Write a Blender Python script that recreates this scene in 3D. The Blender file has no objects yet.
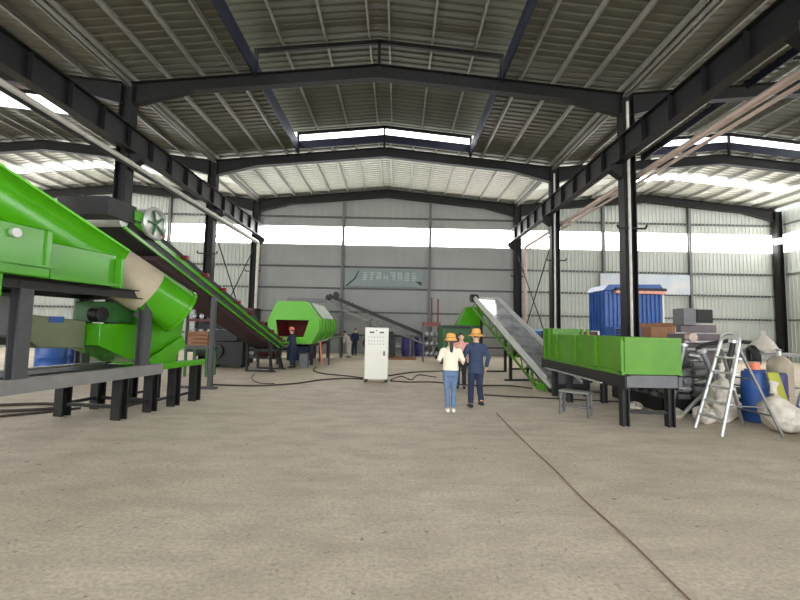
import bpy, bmesh, math, random
from mathutils import Vector, Matrix
random.seed(7)
sc = bpy.context.scene
col = sc.collection
PI = math.pi

# ------------------------------------------------------------------ camera
cam_d = bpy.data.cameras.new('camera'); cam = bpy.data.objects.new('camera', cam_d); col.objects.link(cam)
cam_d.sensor_width = 36.0; cam_d.lens = 18.0; cam_d.clip_end = 500
def aim(pitch, yaw, roll):
    cp, sp, cy, sy = math.cos(pitch), math.sin(pitch), math.cos(yaw), math.sin(yaw)
    f = Vector((sy*cp, cy*cp, sp)); r = Vector((cy, -sy, 0)); u = r.cross(f)
    c, s = math.cos(roll), math.sin(roll)
    r, u = r*c + u*s, u*c - r*s
    return Matrix((r, u, -f)).transposed()
cam.matrix_world = Matrix.Translation((0, 0, 1.72)) @ aim(math.atan(28/400), math.atan(2/400), math.radians(1.1)).to_4x4()
sc.camera = cam

# ------------------------------------------------------------------ light
SKY = 0.95            # overcast sky
PANEL = 2.0          # daylight through the translucent sheets
w = bpy.data.worlds.new('overcast'); sc.world = w; w.use_nodes = True
bg = w.node_tree.nodes['Background']; bg.inputs[0].default_value = (0.93, 0.97, 1.0, 1); bg.inputs[1].default_value = SKY
vs = sc.view_settings
vs.view_transform = 'Standard'; vs.look = 'None'; vs.gamma = 1.0; vs.use_curve_mapping = False
vs.exposure = 2.95
sc.cycles.use_denoising = True
sc.cycles.max_bounces = 8; sc.cycles.diffuse_bounces = 5; sc.cycles.sample_clamp_indirect = 6

# ------------------------------------------------------------------ materials
def S(r, g, b):
    f = lambda c: (c/255/12.92) if c/255 <= .04045 else ((c/255+.055)/1.055)**2.4
    return (f(r), f(g), f(b))
def mat(name, c, rough=.6, metal=0.0, var=.12, scale=3.0, c2=None, bump=0.0, spec=.5, stain=None):
    m = bpy.data.materials.new(name); m.use_nodes = True
    nt = m.node_tree; b = nt.nodes['Principled BSDF']
    b.inputs['Roughness'].default_value = rough; b.inputs['Metallic'].default_value = metal
    b.inputs['Specular IOR Level'].default_value = spec
    tc = nt.nodes.new('ShaderNodeTexCoord')
    n = nt.nodes.new('ShaderNodeTexNoise'); n.inputs['Scale'].default_value = scale; n.inputs['Detail'].default_value = 6
    nt.links.new(tc.outputs['Object'], n.inputs['Vector'])
    r = nt.nodes.new('ShaderNodeValToRGB')
    r.color_ramp.elements[0].position = .3; r.color_ramp.elements[1].position = .7
    a = tuple(x*(1-var) for x in c); d = c2 if c2 else tuple(min(1, x*(1+var)) for x in c)
    r.color_ramp.elements[0].color = (*a, 1); r.color_ramp.elements[1].color = (*d, 1)
    nt.links.new(n.outputs['Fac'], r.inputs['Fac'])
    out = r.outputs['Color']
    if stain:
        n2 = nt.nodes.new('ShaderNodeTexNoise'); n2.inputs['Scale'].default_value = stain[1]; n2.inputs['Detail'].default_value = 8
        nt.links.new(tc.outputs['Object'], n2.inputs['Vector'])
        r2 = nt.nodes.new('ShaderNodeValToRGB'); r2.color_ramp.elements[0].position = stain[2]; r2.color_ramp.elements[1].position = stain[3]
        nt.links.new(n2.outputs['Fac'], r2.inputs['Fac'])
        mx = nt.nodes.new('ShaderNodeMixRGB'); mx.inputs[2].default_value = (*stain[0], 1)
        nt.links.new(r2.outputs['Color'], mx.inputs[0]); nt.links.new(out, mx.inputs[1]); out = mx.outputs[0]
    nt.links.new(out, b.inputs['Base Color'])
    if bump:
        bp = nt.nodes.new('ShaderNodeBump'); bp.inputs['Strength'].default_value = bump; bp.inputs['Distance'].default_value = .02
        nt.links.new(n.outputs['Fac'], bp.inputs['Height']); nt.links.new(bp.outputs['Normal'], b.inputs['Normal'])
    return m
def glow(name, c, s):
    m = bpy.data.materials.new(name); m.use_nodes = True
    b = m.node_tree.nodes['Principled BSDF']; b.inputs['Base Color'].default_value = (.8, .8, .8, 1)
    b.inputs['Emission Color'].default_value = (*c, 1); b.inputs['Emission Strength'].default_value = s
    return m
def floor_mat():
    m = bpy.data.materials.new('worn_concrete'); m.use_nodes = True
    nt = m.node_tree; b = nt.nodes['Principled BSDF']; b.inputs['Roughness'].default_value = .75
    tc = nt.nodes.new('ShaderNodeTexCoord')
    def noise(sc_, det, p0, p1, stretch=None):
        n = nt.nodes.new('ShaderNodeTexNoise'); n.inputs['Scale'].default_value = sc_; n.inputs['Detail'].default_value = det
        n.inputs['Roughness'].default_value = .65
        if stretch:
            mp = nt.nodes.new('ShaderNodeMapping'); mp.inputs['Scale'].default_value = stretch
            nt.links.new(tc.outputs['Object'], mp.inputs['Vector']); nt.links.new(mp.outputs[0], n.inputs['Vector'])
        else: nt.links.new(tc.outputs['Object'], n.inputs['Vector'])
        r = nt.nodes.new('ShaderNodeValToRGB'); r.color_ramp.elements[0].position = p0; r.color_ramp.elements[1].position = p1
        nt.links.new(n.outputs['Fac'], r.inputs['Fac']); return r
    big = noise(.35, 6, .35, .68); mid = noise(1.3, 10, .40, .64, (1, 2.2, 1)); fine = noise(30, 12, .40, .68, (.9, 1.1, 1)); speck = noise(9, 5, .63, .70)
    big.color_ramp.elements[0].color = (*S(212, 197, 175), 1); big.color_ramp.elements[1].color = (*S(232, 217, 196), 1)
    cur = big.outputs['Color']
    for r, c, f in ((mid, S(172, 158, 139), .5), (fine, S(146, 134, 117), .55), (speck, S(84, 78, 70), .7)):
        inv = nt.nodes.new('ShaderNodeMath'); inv.operation = 'MULTIPLY'; inv.inputs[1].default_value = f
        nt.links.new(r.outputs['Color'], inv.inputs[0])
        mx = nt.nodes.new('ShaderNodeMixRGB'); mx.inputs[2].default_value = (*c, 1)
        nt.links.new(inv.outputs[0], mx.inputs[0]); nt.links.new(cur, mx.inputs[1]); cur = mx.outputs[0]
    nt.links.new(cur, b.inputs['Base Color'])
    bp = nt.nodes.new('ShaderNodeBump'); bp.inputs['Strength'].default_value = .25; bp.inputs['Distance'].default_value = .006
    nt.links.new(fine.outputs['Color'], bp.inputs['Height']); nt.links.new(bp.outputs['Normal'], b.inputs['Normal'])
    return m

M = dict(
    floor=floor_mat(),
    roof=mat('roof_sheet', S(95, 95, 83), .6, .0, .10, 1.2, stain=(S(92, 84, 70), .5, .5, .8)),
    foil=mat('foil_lining', S(184, 184, 172), .5, .1, .14, 6),
    roof_red=mat('red_oxide_sheet', S(120, 66, 58), .7, 0, .15),
    wall=mat('wall_sheet', S(173, 177, 169), .6, 0, .06, .6),
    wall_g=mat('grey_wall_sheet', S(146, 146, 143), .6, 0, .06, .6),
    navy=mat('navy_sheet', S(24, 27, 50), .6, 0, .15),
    steel=mat('dark_steel', S(31, 30, 30), .6, .0, .15, 4, spec=.25),
    purlin=mat('galvanised_purlin', S(146, 146, 138), .5, .2, .1, 5),
    girt=mat('girt_steel', S(92, 92, 90), .6, .1, .1),
    post=mat('wind_post_steel', S(104, 105, 104), .6, .1, .1),
    light_steel=mat('bright_steel', S(196, 196, 194), .35, .5, .12, 6),
    pipe=mat('drain_pipe_plastic', S(198, 192, 184), .45, 0, .1, 4),
    pipe_brown=mat('pinkish_pipe', S(190, 168, 156), .5, 0, .1, 4),
    green=mat('green_paint', S(70, 150, 15), .2, 0, .07, 2.0),
    green_b=mat('light_green_paint', S(98, 184, 34), .4, 0, .06, 2.0),
    green_h=mat('hopper_green_paint', S(80, 136, 14), .42, 0, .10, 2.0, stain=(S(66, 120, 18), 1.3, .5, .8)),
    green_d=mat('dark_green_paint', S(46, 96, 44), .5, 0, .15),
    black=mat('black_steel', S(24, 23, 24), .5, .1, .2, 5),
    frame=mat('frame_grey', S(72, 72, 74), .5, .1, .12, 4),
    grey=mat('machine_grey', S(98, 98, 100), .5, .1, .12, 4),
    grey_l=mat('channel_grey', S(124, 122, 120), .5, .1, .12, 4),
    rubber=mat('black_rubber', S(30, 29, 30), .7, 0, .2, 5),
    pale=mat('pale_grey_paint', S(196, 197, 194), .4, 0, .08, 3),
    belt=mat('worn_belt', S(176, 178, 180), .3, .5, .2, 3, stain=(S(110, 112, 116), 2.0, .45, .7)),
    red=mat('red_paint', S(122, 36, 40), .45, 0, .15),
    cover=mat('dark_plum_sheet', S(52, 28, 36), .6, 0, .15),
    maroon=mat('maroon_paint', S(92, 32, 34), .55, 0, .15),
    dred=mat('interior_red', S(110, 26, 26), .7, 0, .2),
    beige=mat('beige_bare_metal', S(186, 172, 148), .45, .05, .10, 3, stain=(S(150, 160, 110), 2.5, .5, .8)),
    olive=mat('olive_sheet', S(112, 120, 92), .5, .2, .12),
    blue=mat('blue_paint', S(42, 86, 156), .4, 0, .14, 1.5),
    blue_l=mat('light_blue_paint', S(110, 160, 200), .4, 0, .1),
    navy_b=mat('violet_blue_plastic', S(64, 58, 120), .45, 0, .12),
    white=mat('white_enamel', S(226, 222, 210), .4, 0, .03),
    sack=mat('woven_sack', S(194, 186, 172), .8, 0, .12, 9, bump=.5),
    skin=mat('skin', S(214, 168, 140), .55, 0, .06),
    hair=mat('black_hair', S(28, 22, 20), .5, 0, .2, 20),
    straw=mat('straw_hat', S(226, 166, 84), .75, 0, .18, 40, bump=.3),
    cream=mat('cream_knit', S(232, 220, 198), .85, 0, .06, 14, bump=.2),
    jeans=mat('blue_denim', S(96, 118, 150), .85, 0, .14, 8),
    navy_c=mat('navy_cloth', S(48, 62, 88), .85, 0, .14, 8),
    navy_t=mat('dark_navy_cloth', S(38, 46, 72), .85, 0, .14, 8),
    pink=mat('pink_cloth', S(226, 162, 146), .85, 0, .08, 8),
    dark_c=mat('dark_cloth', S(40, 36, 44), .85, 0, .15, 8),
    pale_c=mat('pale_cloth', S(200, 192, 190), .85, 0, .1, 8),
    orange=mat('orange_plastic', S(236, 128, 96), .45, 0, .06),
    card=mat('cardboard', S(146, 104, 76), .85, 0, .1, 5),
    yellow=mat('yellow_green_paint', S(176, 176, 60), .5, 0, .1),
    poster=mat('pale_blue_print', S(170, 192, 206), .5, 0, .10, .9, c2=S(204, 200, 200)),
    banner=mat('grey_teal_banner', S(128, 138, 136), .6, 0, .06, 1.5),
    letter=mat('pale_lettering', S(168, 176, 174), .6, 0, .04),
    ink=mat('dark_ink', S(44, 48, 50), .6, 0, .05),
    mauve=mat('mauve_machine', S(92, 80, 84), .5, .1, .12),
    scrap=mat('oily_steel', S(128, 128, 130), .35, .3, .3, 7),
    cable=mat('cable_rubber', S(58, 48, 42), .7, 0, .15),
    cable_r=mat('red_brown_cable', S(138, 108, 96), .7, 0, .15),
    glass=mat('dark_glass', S(30, 34, 38), .15, 0, .05),
    day=glow('daylit_sheet', (1, .99, .97), PANEL * 1.0),
    sky=glow('daylit_roof_sheet', (1, 1, 1), PANEL * .55),
)

# ------------------------------------------------------------------ mesh helpers
class MB:
    def __init__(s, off=(0, 0, 0)): s.v = []; s.f = []; s.off = Vector(off)
    def add(s, vs, fs):
        k = len(s.v); s.v += [Vector(p) - s.off for p in vs]; s.f += [tuple(i + k for i in f) for f in fs]; return s
    def box(s, c, d, rz=0.0, rx=0.0, ry=0.0):
        m = Matrix.Rotation(rz, 3, 'Z') @ Matrix.Rotation(ry, 3, 'Y') @ Matrix.Rotation(rx, 3, 'X')
        vs = [Vector(c) + m @ Vector((x*d[0]/2, y*d[1]/2, z*d[2]/2)) for x in (-1, 1) for y in (-1, 1) for z in (-1, 1)]
        return s.add(vs, [(0, 1, 3, 2), (4, 6, 7, 5), (0, 4, 5, 1), (2, 3, 7, 6), (0, 2, 6, 4), (1, 5, 7, 3)])
    def b2(s, a, b): # box from two corners
        return s.box([(a[i]+b[i])/2 for i in range(3)], [abs(b[i]-a[i]) for i in range(3)])
    def prof(s, p0, p1, poly, up=(0, 0, 1)): # extrude a 2-D profile (side, up) from p0 to p1
        p0, p1 = Vector(p0), Vector(p1); d = (p1-p0).normalized(); u = Vector(up)
        side = d.cross(u)
        if side.length < 1e-4: side = d.cross(Vector((0, 1, 0)))
        side.normalize(); u = side.cross(d).normalized(); n = len(poly)
        vs = [p + side*a + u*b for p in (p0, p1) for a, b in poly]
        return s.add(vs, [(i, (i+1) % n, n+(i+1) % n, n+i) for i in range(n)] + [tuple(reversed(range(n))), tuple(range(n, 2*n))])
    def bar(s, p0, p1, w, h=None, up=(0, 0, 1)):
        h = h or w
        return s.prof(p0, p1, [(-w/2, -h/2), (w/2, -h/2), (w/2, h/2), (-w/2, h/2)], up)
    def ibeam(s, p0, p1, w, h, t=.02, up=(0, 0, 1)):
        a, b, q = w/2, h/2, t/2
        return s.prof(p0, p1, [(-a, -b), (a, -b), (a, -b+t), (q, -b+t), (q, b-t), (a, b-t), (a, b), (-a, b), (-a, b-t), (-q, b-t), (-q, -b+t), (-a, -b+t)], up)
    def chan(s, p0, p1, w, h, t=.02, up=(0, 0, 1)):
        a, b = w/2, h/2
        return s.prof(p0, p1, [(-a, -b), (a, -b), (a, -b+t), (-a+t, -b+t), (-a+t, b-t), (a, b-t), (a, b), (-a, b)], up)
    def cyl(s, p0, p1, r0, r1=None, n=16):
        r1 = r0 if r1 is None else r1
        p0, p1 = Vector(p0), Vector(p1); d = (p1-p0).normalized()
        a = d.cross(Vector((0, 0, 1)));  a = a if a.length > 1e-3 else Vector((1, 0, 0)); a.normalize(); b = d.cross(a)
        vs = [p + (a*math.cos(2*PI*i/n) + b*math.sin(2*PI*i/n))*r for p, r in ((p0, r0), (p1, r1)) for i in range(n)]
        return s.add(vs, [(i, (i+1) % n, n+(i+1) % n, n+i) for i in range(n)] + [tuple(reversed(range(n))), tuple(range(n, 2*n))])
    def tube(s, pts, r, n=8, closed=False):
        pts = [Vector(p) for p in pts]; vs = []; fs = []; m = len(pts); a = None
        for i, p in enumerate(pts):
            d = (pts[(i+1) % m if closed else min(i+1, m-1)] - pts[(i-1) % m if closed else max(i-1, 0)]).normalized()
            if a is None:
                a = d.cross(Vector((0, 0, 1))); a = a if a.length > 1e-2 else Vector((1, 0, 0))
            a = (a - d*a.dot(d)).normalized(); b = d.cross(a)
            vs += [p + (a*math.cos(2*PI*k/n) + b*math.sin(2*PI*k/n))*r for k in range(n)]
        for i in range(m if closed else m-1):
            j = (i+1) % m
            fs += [(i*n+k, i*n+(k+1) % n, j*n+(k+1) % n, j*n+k) for k in range(n)]
        if not closed: fs += [tuple(reversed(range(n))), tuple(range((m-1)*n, m*n))]
        return s.add(vs, fs)
    def ring(s, c, axis, r, t, n=24, k=8):
        axis = Vector(axis).normalized(); a = axis.cross(Vector((0, 0, 1))); a = a if a.length > 1e-2 else Vector((1, 0, 0)); a.normalize(); b = axis.cross(a)
        return s.tube([Vector(c) + (a*math.cos(2*PI*i/n) + b*math.sin(2*PI*i/n))*r for i in range(n)], t, k, True)
    def lathe(s, c, prof, n=20): # profile (r, z) about a vertical axis
        c = Vector(c); m = len(prof)
        vs = [c + Vector((r*math.cos(2*PI*i/n), r*math.sin(2*PI*i/n), z)) for r, z in prof for i in range(n)]
        fs = [(j*n+i, j*n+(i+1) % n, (j+1)*n+(i+1) % n, (j+1)*n+i) for j in range(m-1) for i in range(n)]
        if prof[0][0] > 1e-4: fs.append(tuple(reversed(range(n))))
        if prof[-1][0] > 1e-4: fs.append(tuple(range((m-1)*n, m*n)))
        return s.add(vs, fs)
    def loft(s, rings, n=14): # rings: (centre, rx, ry[, yaw]) horizontal-ish or free axis
        vs = []; m = len(rings); cs = [Vector(r[0]) for r in rings]
        for i, r in enumerate(rings):
            d = (cs[min(i+1, m-1)] - cs[max(i-1, 0)]).normalized()
            fwd = Vector((0, 1, 0)); fwd = fwd if abs(d.dot(fwd)) < .93 else Vector((0, 0, 1))
            a = fwd.cross(d).normalized(); b = d.cross(a)
            vs += [cs[i] + a*r[1]*math.cos(2*PI*k/n) + b*r[2]*math.sin(2*PI*k/n) for k in range(n)]
        fs = [(j*n+k, j*n+(k+1) % n, (j+1)*n+(k+1) % n, (j+1)*n+k) for j in range(m-1) for k in range(n)]
        fs += [tuple(reversed(range(n))), tuple(range((m-1)*n, m*n))]
        return s.add(vs, fs)
    def ball(s, c, r, n=14, m=9):
        r = r if isinstance(r, (tuple, list)) else (r, r, r); c = Vector(c)
        vs = []; fs = []
        for j in range(m+1):
            t = PI*j/m - PI/2; q = max(math.cos(t), .02)
            vs += [c + Vector((r[0]*q*math.cos(2*PI*i/n), r[1]*q*math.sin(2*PI*i/n), r[2]*math.sin(t))) for i in range(n)]
        fs = [(j*n+i, j*n+(i+1) % n, (j+1)*n+(i+1) % n, (j+1)*n+i) for j in range(m) for i in range(n)]
        fs += [tuple(reversed(range(n))), tuple(range(m*n, (m+1)*n))]
        return s.add(vs, fs)
    def prism(s, poly, axis, a0, a1): # polygon in the two other axes, extruded along axis
        n = len(poly)
        def P(p, a): return (a, p[0], p[1]) if axis == 0 else (p[0], a, p[1]) if axis == 1 else (p[0], p[1], a)
        vs = [P(p, a) for a in (a0, a1) for p in poly]
        return s.add(vs, [(i, (i+1) % n, n+(i+1) % n, n+i) for i in range(n)] + [tuple(reversed(range(n))), tuple(range(n, 2*n))])
    def mesh(s, name):
        me = bpy.data.meshes.new(name); me.from_pydata([tuple(v) for v in s.v], [], s.f)
        bm = bmesh.new(); bm.from_mesh(me); bmesh.ops.recalc_face_normals(bm, faces=bm.faces); bm.to_mesh(me); bm.free()
        for p in me.polygons: p.use_smooth = True
        me.set_sharp_from_angle(angle=math.radians(38)); return me
    def build(s, name, m, parent=None, bevel=0, flat=False):
        me = s.mesh(name)
        if flat:
            for p in me.polygons: p.use_smooth = False
        return link(name, me, m, parent, bevel)
def link(name, me, m, parent=None, bevel=0):
    if not me.materials: me.materials.append(M[m] if isinstance(m, str) else m)
    o = bpy.data.objects.new(name, me); col.objects.link(o)
    if parent: o.parent = parent
    if bevel:
        b = o.modifiers.new('bevel', 'BEVEL'); b.width = bevel; b.segments = 2; b.limit_method = 'ANGLE'
    return o
def tag(o, label=None, cat=None, group=None, kind=None):
    if label: o['label'] = label
    if cat: o['category'] = cat
    if group: o['group'] = group
    if kind: o['kind'] = kind
    return o
def thing(name, label, cat, loc=(0, 0, 0), rz=0.0, group=None):
    o = bpy.data.objects.new(name, None); col.objects.link(o); o.empty_display_size = .1
    o.location = loc; o.rotation_euler = (0, 0, rz)
    return tag(o, label, cat, group)
def copy_tree(o, parent=None):
    c = o.copy(); col.objects.link(c); c.parent = parent
    for ch in list(o.children): copy_tree(ch, c)
    return c

# ------------------------------------------------------------------ hall
CX, HW = -0.825, 8.625                     # centre of the middle span, half span
SP = [CX - 2*HW, CX, CX + 2*HW]
Y0, YB = -15.0, 26.3                        # open front, back wall
FR = [26.0, 19.8, 13.4, 7.0, .6, -5.8, -12.2]     # frame positions
ROWX = [CX - 3*HW, CX - HW, CX + HW, CX + 3*HW]
XL, XR = ROWX[0] - .35, ROWX[3] + .35
RZ = 11.05                                 # ridge, underside of sheet
MEND = {0: 16.8, 1: 19.55, 2: 19.55}       # far end of each ridge monitor
MH = 4.3

fl = MB().b2((XL - .5, -22, -.25), (XR + .5, YB + .4, 0)).build('floor', 'floor'); tag(fl, 'worn beige grey concrete floor of the hall', kind='structure')

def corr(y0, y1, pitch=.30, h=.035):       # trapezoid profile along y: (y, dz)
    out = []; y = y0
    while y < y1 - 1e-6:
        for a, z in ((0, 0), (.55, 0), (.68, h), (.87, h)):
            if y + a*pitch < y1: out.append((y + a*pitch, z))
        y += pitch
    out.append((y1, 0)); return out
def sheet(mb, x0, z0, x1, z1, y0, y1):     # ribbed sheet sloping from x0 to x1
    p = corr(y0, y1); n = len(p)
    vs = [(x0, y, z0 + d) for y, d in p] + [(x1, y, z1 + d) for y, d in p]
    mb.add(vs, [(i, i+1, n+i+1, n+i) for i in range(n-1)])
ceil = MB()
for k, cx in enumerate(SP):
    for sgn in (-1, 1):
        e = MEND[k]
        zz = lambda d: RZ - .1*d
        sheet(ceil, cx + sgn*MH, zz(MH), cx + sgn*HW, zz(HW), Y0, e)
        sheet(ceil, cx, RZ, cx + sgn*HW, zz(HW), e, 20.0)
ceiling = ceil.build('ceiling', 'roof'); tag(ceiling, 'ribbed grey metal roof sheeting over three gabled spans', kind='structure')
def slab(x0, x1, cx, y0, y1, name, m):
    zz = lambda x: RZ - .1*abs(x-cx)
    return MB().add([(x0, y0, zz(x0)), (x1, y0, zz(x1)), (x1, y1, zz(x1)), (x0, y1, zz(x0)), (x0, y0, zz(x0)+.03), (x1, y0, zz(x1)+.03), (x1, y1, zz(x1)+.03), (x0, y1, zz(x0)+.03)],
                    [(0, 1, 2, 3), (7, 6, 5, 4), (0, 4, 5, 1), (2, 6, 7, 3), (1, 5, 6, 2), (0, 3, 7, 4)]).build(name, m, ceiling)
for k, cx in enumerate(SP):                 # the last bay is lined with pale foil; bright translucent sheets cross the outer spans there
    for sgn in (-1, 1):
        q = MB(); E_ = cx + sgn*HW
        if k == 1: sheet(q, cx, RZ, E_, RZ-.1*HW, 20.0, YB)
        else:
            sheet(q, cx, RZ, E_, RZ-.1*HW, 20.0, 22.7); sheet(q, cx, RZ, E_, RZ-.1*HW, 23.6, YB)
            L = {(0, -1): 5.2, (0, 1): 6.2, (2, -1): 2.6, (2, 1): 6.6}[k, sgn]
            n = round(L/1.16)
            for i in range(n):
                a, b = cx + sgn*(L*i/n + .003), cx + sgn*(L*(i+1)/n - .003)
                slab(min(a, b), max(a, b), cx, 22.68, 23.62, 'roof_light', 'sky')['label'] = 'bright translucent roof sheet'
            a, b = cx + sgn*L, E_
            slab(min(a, b), max(a, b), cx, 22.68, 23.62, 'roof_infill', 'foil')
        q.build('roof_lining', 'foil', ceiling)
# ridge monitors
for k, cx in enumerate(SP):
    e = MEND[k]; mz = lambda d: 11.95 - .1*d
    mr = MB()
    for sgn in (-1, 1): sheet(mr, cx, mz(0), cx + sgn*(MH+.45), mz(MH+.45), Y0, e + .1)
    mr.build('monitor_roof', 'roof_red' if k == 0 else 'roof', ceiling)
    for sgn in (-1, 1):
        x = cx + sgn*MH
        MB().b2((x-.03, Y0, RZ-.1*MH-.28), (x+.03, e, 10.92)).build('monitor_side_wall', 'navy', ceiling)
        for i in range(3):
            d = .35 + i*1.5
            MB().chan((cx+sgn*d, Y0, mz(d)-.08), (cx+sgn*d, e, mz(d)-.08), .06, .14, .012).build('monitor_purlin', 'purlin', ceiling)
    if k:
        for sgn in (-1, 1):
            q = MB(); p = [(cx, RZ-.02), (cx+sgn*MH, RZ-.1*MH-.02), (cx+sgn*MH, 11.43-.1*MH), (cx, 11.43)]
            q.prism(p, 1, e-.03, e+.03); q.build('monitor_end_panel', 'navy', ceiling)
    for y in [y for y in FR if y < e] + [e - .2]:    # small frames that carry the monitor
        for sgn in (-1, 1):
            MB().bar((cx, y, mz(0)-.22), (cx+sgn*MH, y, mz(MH)-.22), .10, .14).build('monitor_rafter', 'steel', ceiling)
            MB().bar((cx+sgn*MH, y, RZ-.1*MH-.3), (cx+sgn*MH, y, mz(MH)-.15), .12, .12, up=(0, 1, 0)).build('monitor_post', 'steel', ceiling)
        MB().bar((cx, y, RZ-.5), (cx, y, mz(0)-.15), .10, .10, up=(0, 1, 0)).build('monitor_post', 'steel', ceiling)
# purlins and rafters
for k, cx in enumerate(SP):
    for sgn in (-1, 1):
        for i in range(8):
            d = .3 + i*1.16
            y0 = Y0 if d > MH else MEND[k]
            MB().chan((cx+sgn*d, y0, RZ-.1*d-.095), (cx+sgn*d, YB, RZ-.1*d-.095), .07, .18, .014).build('purlin', 'purlin', ceiling)
    for y in FR:
        r = MB()
        for sgn in (-1, 1):
            T = lambda d: RZ-.1*d-.19
            segs = [(0, .50), (HW-2.2, .46), (HW-.1, .80)]
            for (d0, h0), (d1, h1) in zip(segs[:-1], segs[1:]):
                A = lambda d, h, w, zt: (cx+sgn*d, y+w, zt)
                for w, (za0, zb0), (za1, zb1) in (( .012, (T(d0), T(d0)-h0), (T(d1), T(d1)-h1)),
                                                  ( .13, (T(d0), T(d0)-.025), (T(d1), T(d1)-.025)),
                                                  ( .13, (T(d0)-h0+.025, T(d0)-h0), (T(d1)-h1+.025, T(d1)-h1))):
                    vs = [(cx+sgn*d0, y-w, za0), (cx+sgn*d0, y+w, za0), (cx+sgn*d0, y+w, zb0), (cx+sgn*d0, y-w, zb0),
                          (cx+sgn*d1, y-w, za1), (cx+sgn*d1, y+w, za1), (cx+sgn*d1, y+w, zb1), (cx+sgn*d1, y-w, zb1)]
                    r.add(vs, [(0, 1, 2, 3), (7, 6, 5, 4), (0, 4, 5, 1), (1, 5, 6, 2), (2, 6, 7, 3), (3, 7, 4, 0)])
        r.build('rafter', 'steel', ceiling)
for x in ROWX[1:3]:                         # valley gutters between spans
    MB().chan((x, Y0, 10.05), (x, YB, 10.05), .3, .14, .02, up=(1, 0, 0)).build('valley_gutter', 'purlin', ceiling)

# walls: ribbed sheeting, a translucent strip, girts and wind posts
BZ0, BZ1 = 7.18, 8.36
def wall_sheet(mb, p0, p1, zf0, zf1, pitch=.25, h=.03, nrm=(0, -1, 0)):
    p0, p1 = Vector(p0), Vector(p1); L = (p1-p0).length; u = (p1-p0)/L; nrm = Vector(nrm); t = 0; pts = []
    while t < L:
        for a, z in ((0, 0), (.6, 0), (.7, h), (.9, h)):
            if t + a*pitch < L: pts.append((t + a*pitch, z))
        t += pitch
    pts.append((L, 0)); n = len(pts); vs = []
    for zf in (zf0, zf1): vs += [tuple(p0 + u*a + nrm*d + Vector((0, 0, zf((p0+u*a).x)))) for a, d in pts]
    mb.add(vs, [(i, i+1, n+i+1, n+i) for i in range(n-1)])
def roofz(x):
    return max(RZ - .1*min(abs(x-c) for c in SP), 10.1) + .02
wb = MB()
for a, b in ((XL, ROWX[1]), (ROWX[2], XR)):
    wall_sheet(wb, (a, YB, 0), (b, YB, 0), lambda x: 0, lambda x: BZ0)
    wall_sheet(wb, (a, YB, 0), (b, YB, 0), lambda x: BZ1, roofz)
wall_back = wb.build('wall_back', 'wall'); tag(wall_back, 'ribbed pale grey sheet metal back wall', kind='structure')
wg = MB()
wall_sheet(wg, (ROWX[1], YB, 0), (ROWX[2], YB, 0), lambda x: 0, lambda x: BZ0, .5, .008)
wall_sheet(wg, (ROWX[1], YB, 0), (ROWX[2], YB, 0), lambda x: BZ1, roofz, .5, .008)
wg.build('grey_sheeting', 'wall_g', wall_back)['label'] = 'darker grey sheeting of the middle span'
posts = [ROWX[0] + i*2*HW/3 for i in range(10)]
def strip(x0, x1): MB().b2((x0, YB-.02, BZ0), (x1, YB+.01, BZ1)).build('translucent_panel', 'day', wall_back)['label'] = 'glaring white daylit strip panel'
for i in range(9): strip(posts[i]+.09, posts[i+1]-.09)
for i, x in enumerate(posts):
    if i % 3: MB().ibeam((x, YB-.16, 0), (x, YB-.16, roofz(x)-.3), .16, .22, .015, up=(0, 1, 0)).build('wind_post', 'post', wall_back)
for z in (1.2, 2.7, 4.25, 5.69, 9.0):
    for i in range(9):
        MB().chan((posts[i]+.08, YB-.05, z), (posts[i+1]-.08, YB-.05, z), .09, .11, .012).build('girt', 'girt', wall_back)
for side, x, nx in (('right', XR, -1), ('left', XL, 1)):
    q = MB()
    wall_sheet(q, (x, Y0, 0), (x, YB, 0), lambda a: 0, lambda a: BZ0, nrm=(nx, 0, 0))
    wall_sheet(q, (x, Y0, 0), (x, YB, 0), lambda a: BZ1, lambda a: 10.2, nrm=(nx, 0, 0))
    ws = q.build('wall_' + side, 'wall'); tag(ws, 'ribbed sheet metal side wall at the %s' % side, kind='structure')
    ys = sorted(FR)
    for a, b in zip(ys[:-1], ys[1:]):
        MB().b2((x-.01, a+.2, BZ0), (x+.01, b-.2, BZ1)).build('translucent_panel', 'day', ws)
        for z in (2.7, 5.69, 9.0):
            MB().chan((x+nx*.06, a+.2, z), (x+nx*.06, b-.2, z), .09, .11, .012).build('girt', 'girt', ws)

# columns
rowname = {0: 'against the left side wall', 1: 'of the left row', 2: 'of the right row', 3: 'against the right side wall'}
pos = {0: 'back wall', 1: 'second frame from the back', 2: 'third frame from the back', 3: 'fourth frame from the back', 4: 'fifth frame beside the camera', 5: 'sixth frame behind the camera', 6: 'open front'}
for r, x in enumerate(ROWX):
    for j, y in enumerate(FR):
        t = thing('steel_column', 'dark H section steel column %s at the %s' % (rowname[r], pos[j]), 'column', (x, y, 0), group='hall columns')
        MB().ibeam((0, 0, 0), (0, 0, 9.9), .36, .42, .03, up=(1, 0, 0)).build('shaft', 'steel', t)
        MB().box((0, 0, .015), (.6, .6, .03)).build('base_plate', 'steel', t)
        if r in (1, 2):
            s = 1 if r == 1 else -1
            c = MB(); c.prism([(s*.2, 6.95), (s*.2, 7.45), (s*.62, 7.45), (s*.62, 7.25)], 1, -.14, .14); c.build('corbel', 'steel', t)
            b = MB(); b.bar((-.45, -.24, 5.2), (.45, -.24, 5.2), .06, .05); b.bar((-.45, -.24, 5.2), (-.5, -.24, 5.32), .05); b.bar((.45, -.24, 5.2), (.5, -.24, 5.32), .05)
            b.build('bracket_arm', 'steel', t)
            if r == 2 and j in (1, 2):
                MB().cyl((-.08, -.25, .2), (-.08, -.25, 9.6), .045, n=10).build('downpipe', 'pipe', t)
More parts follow.
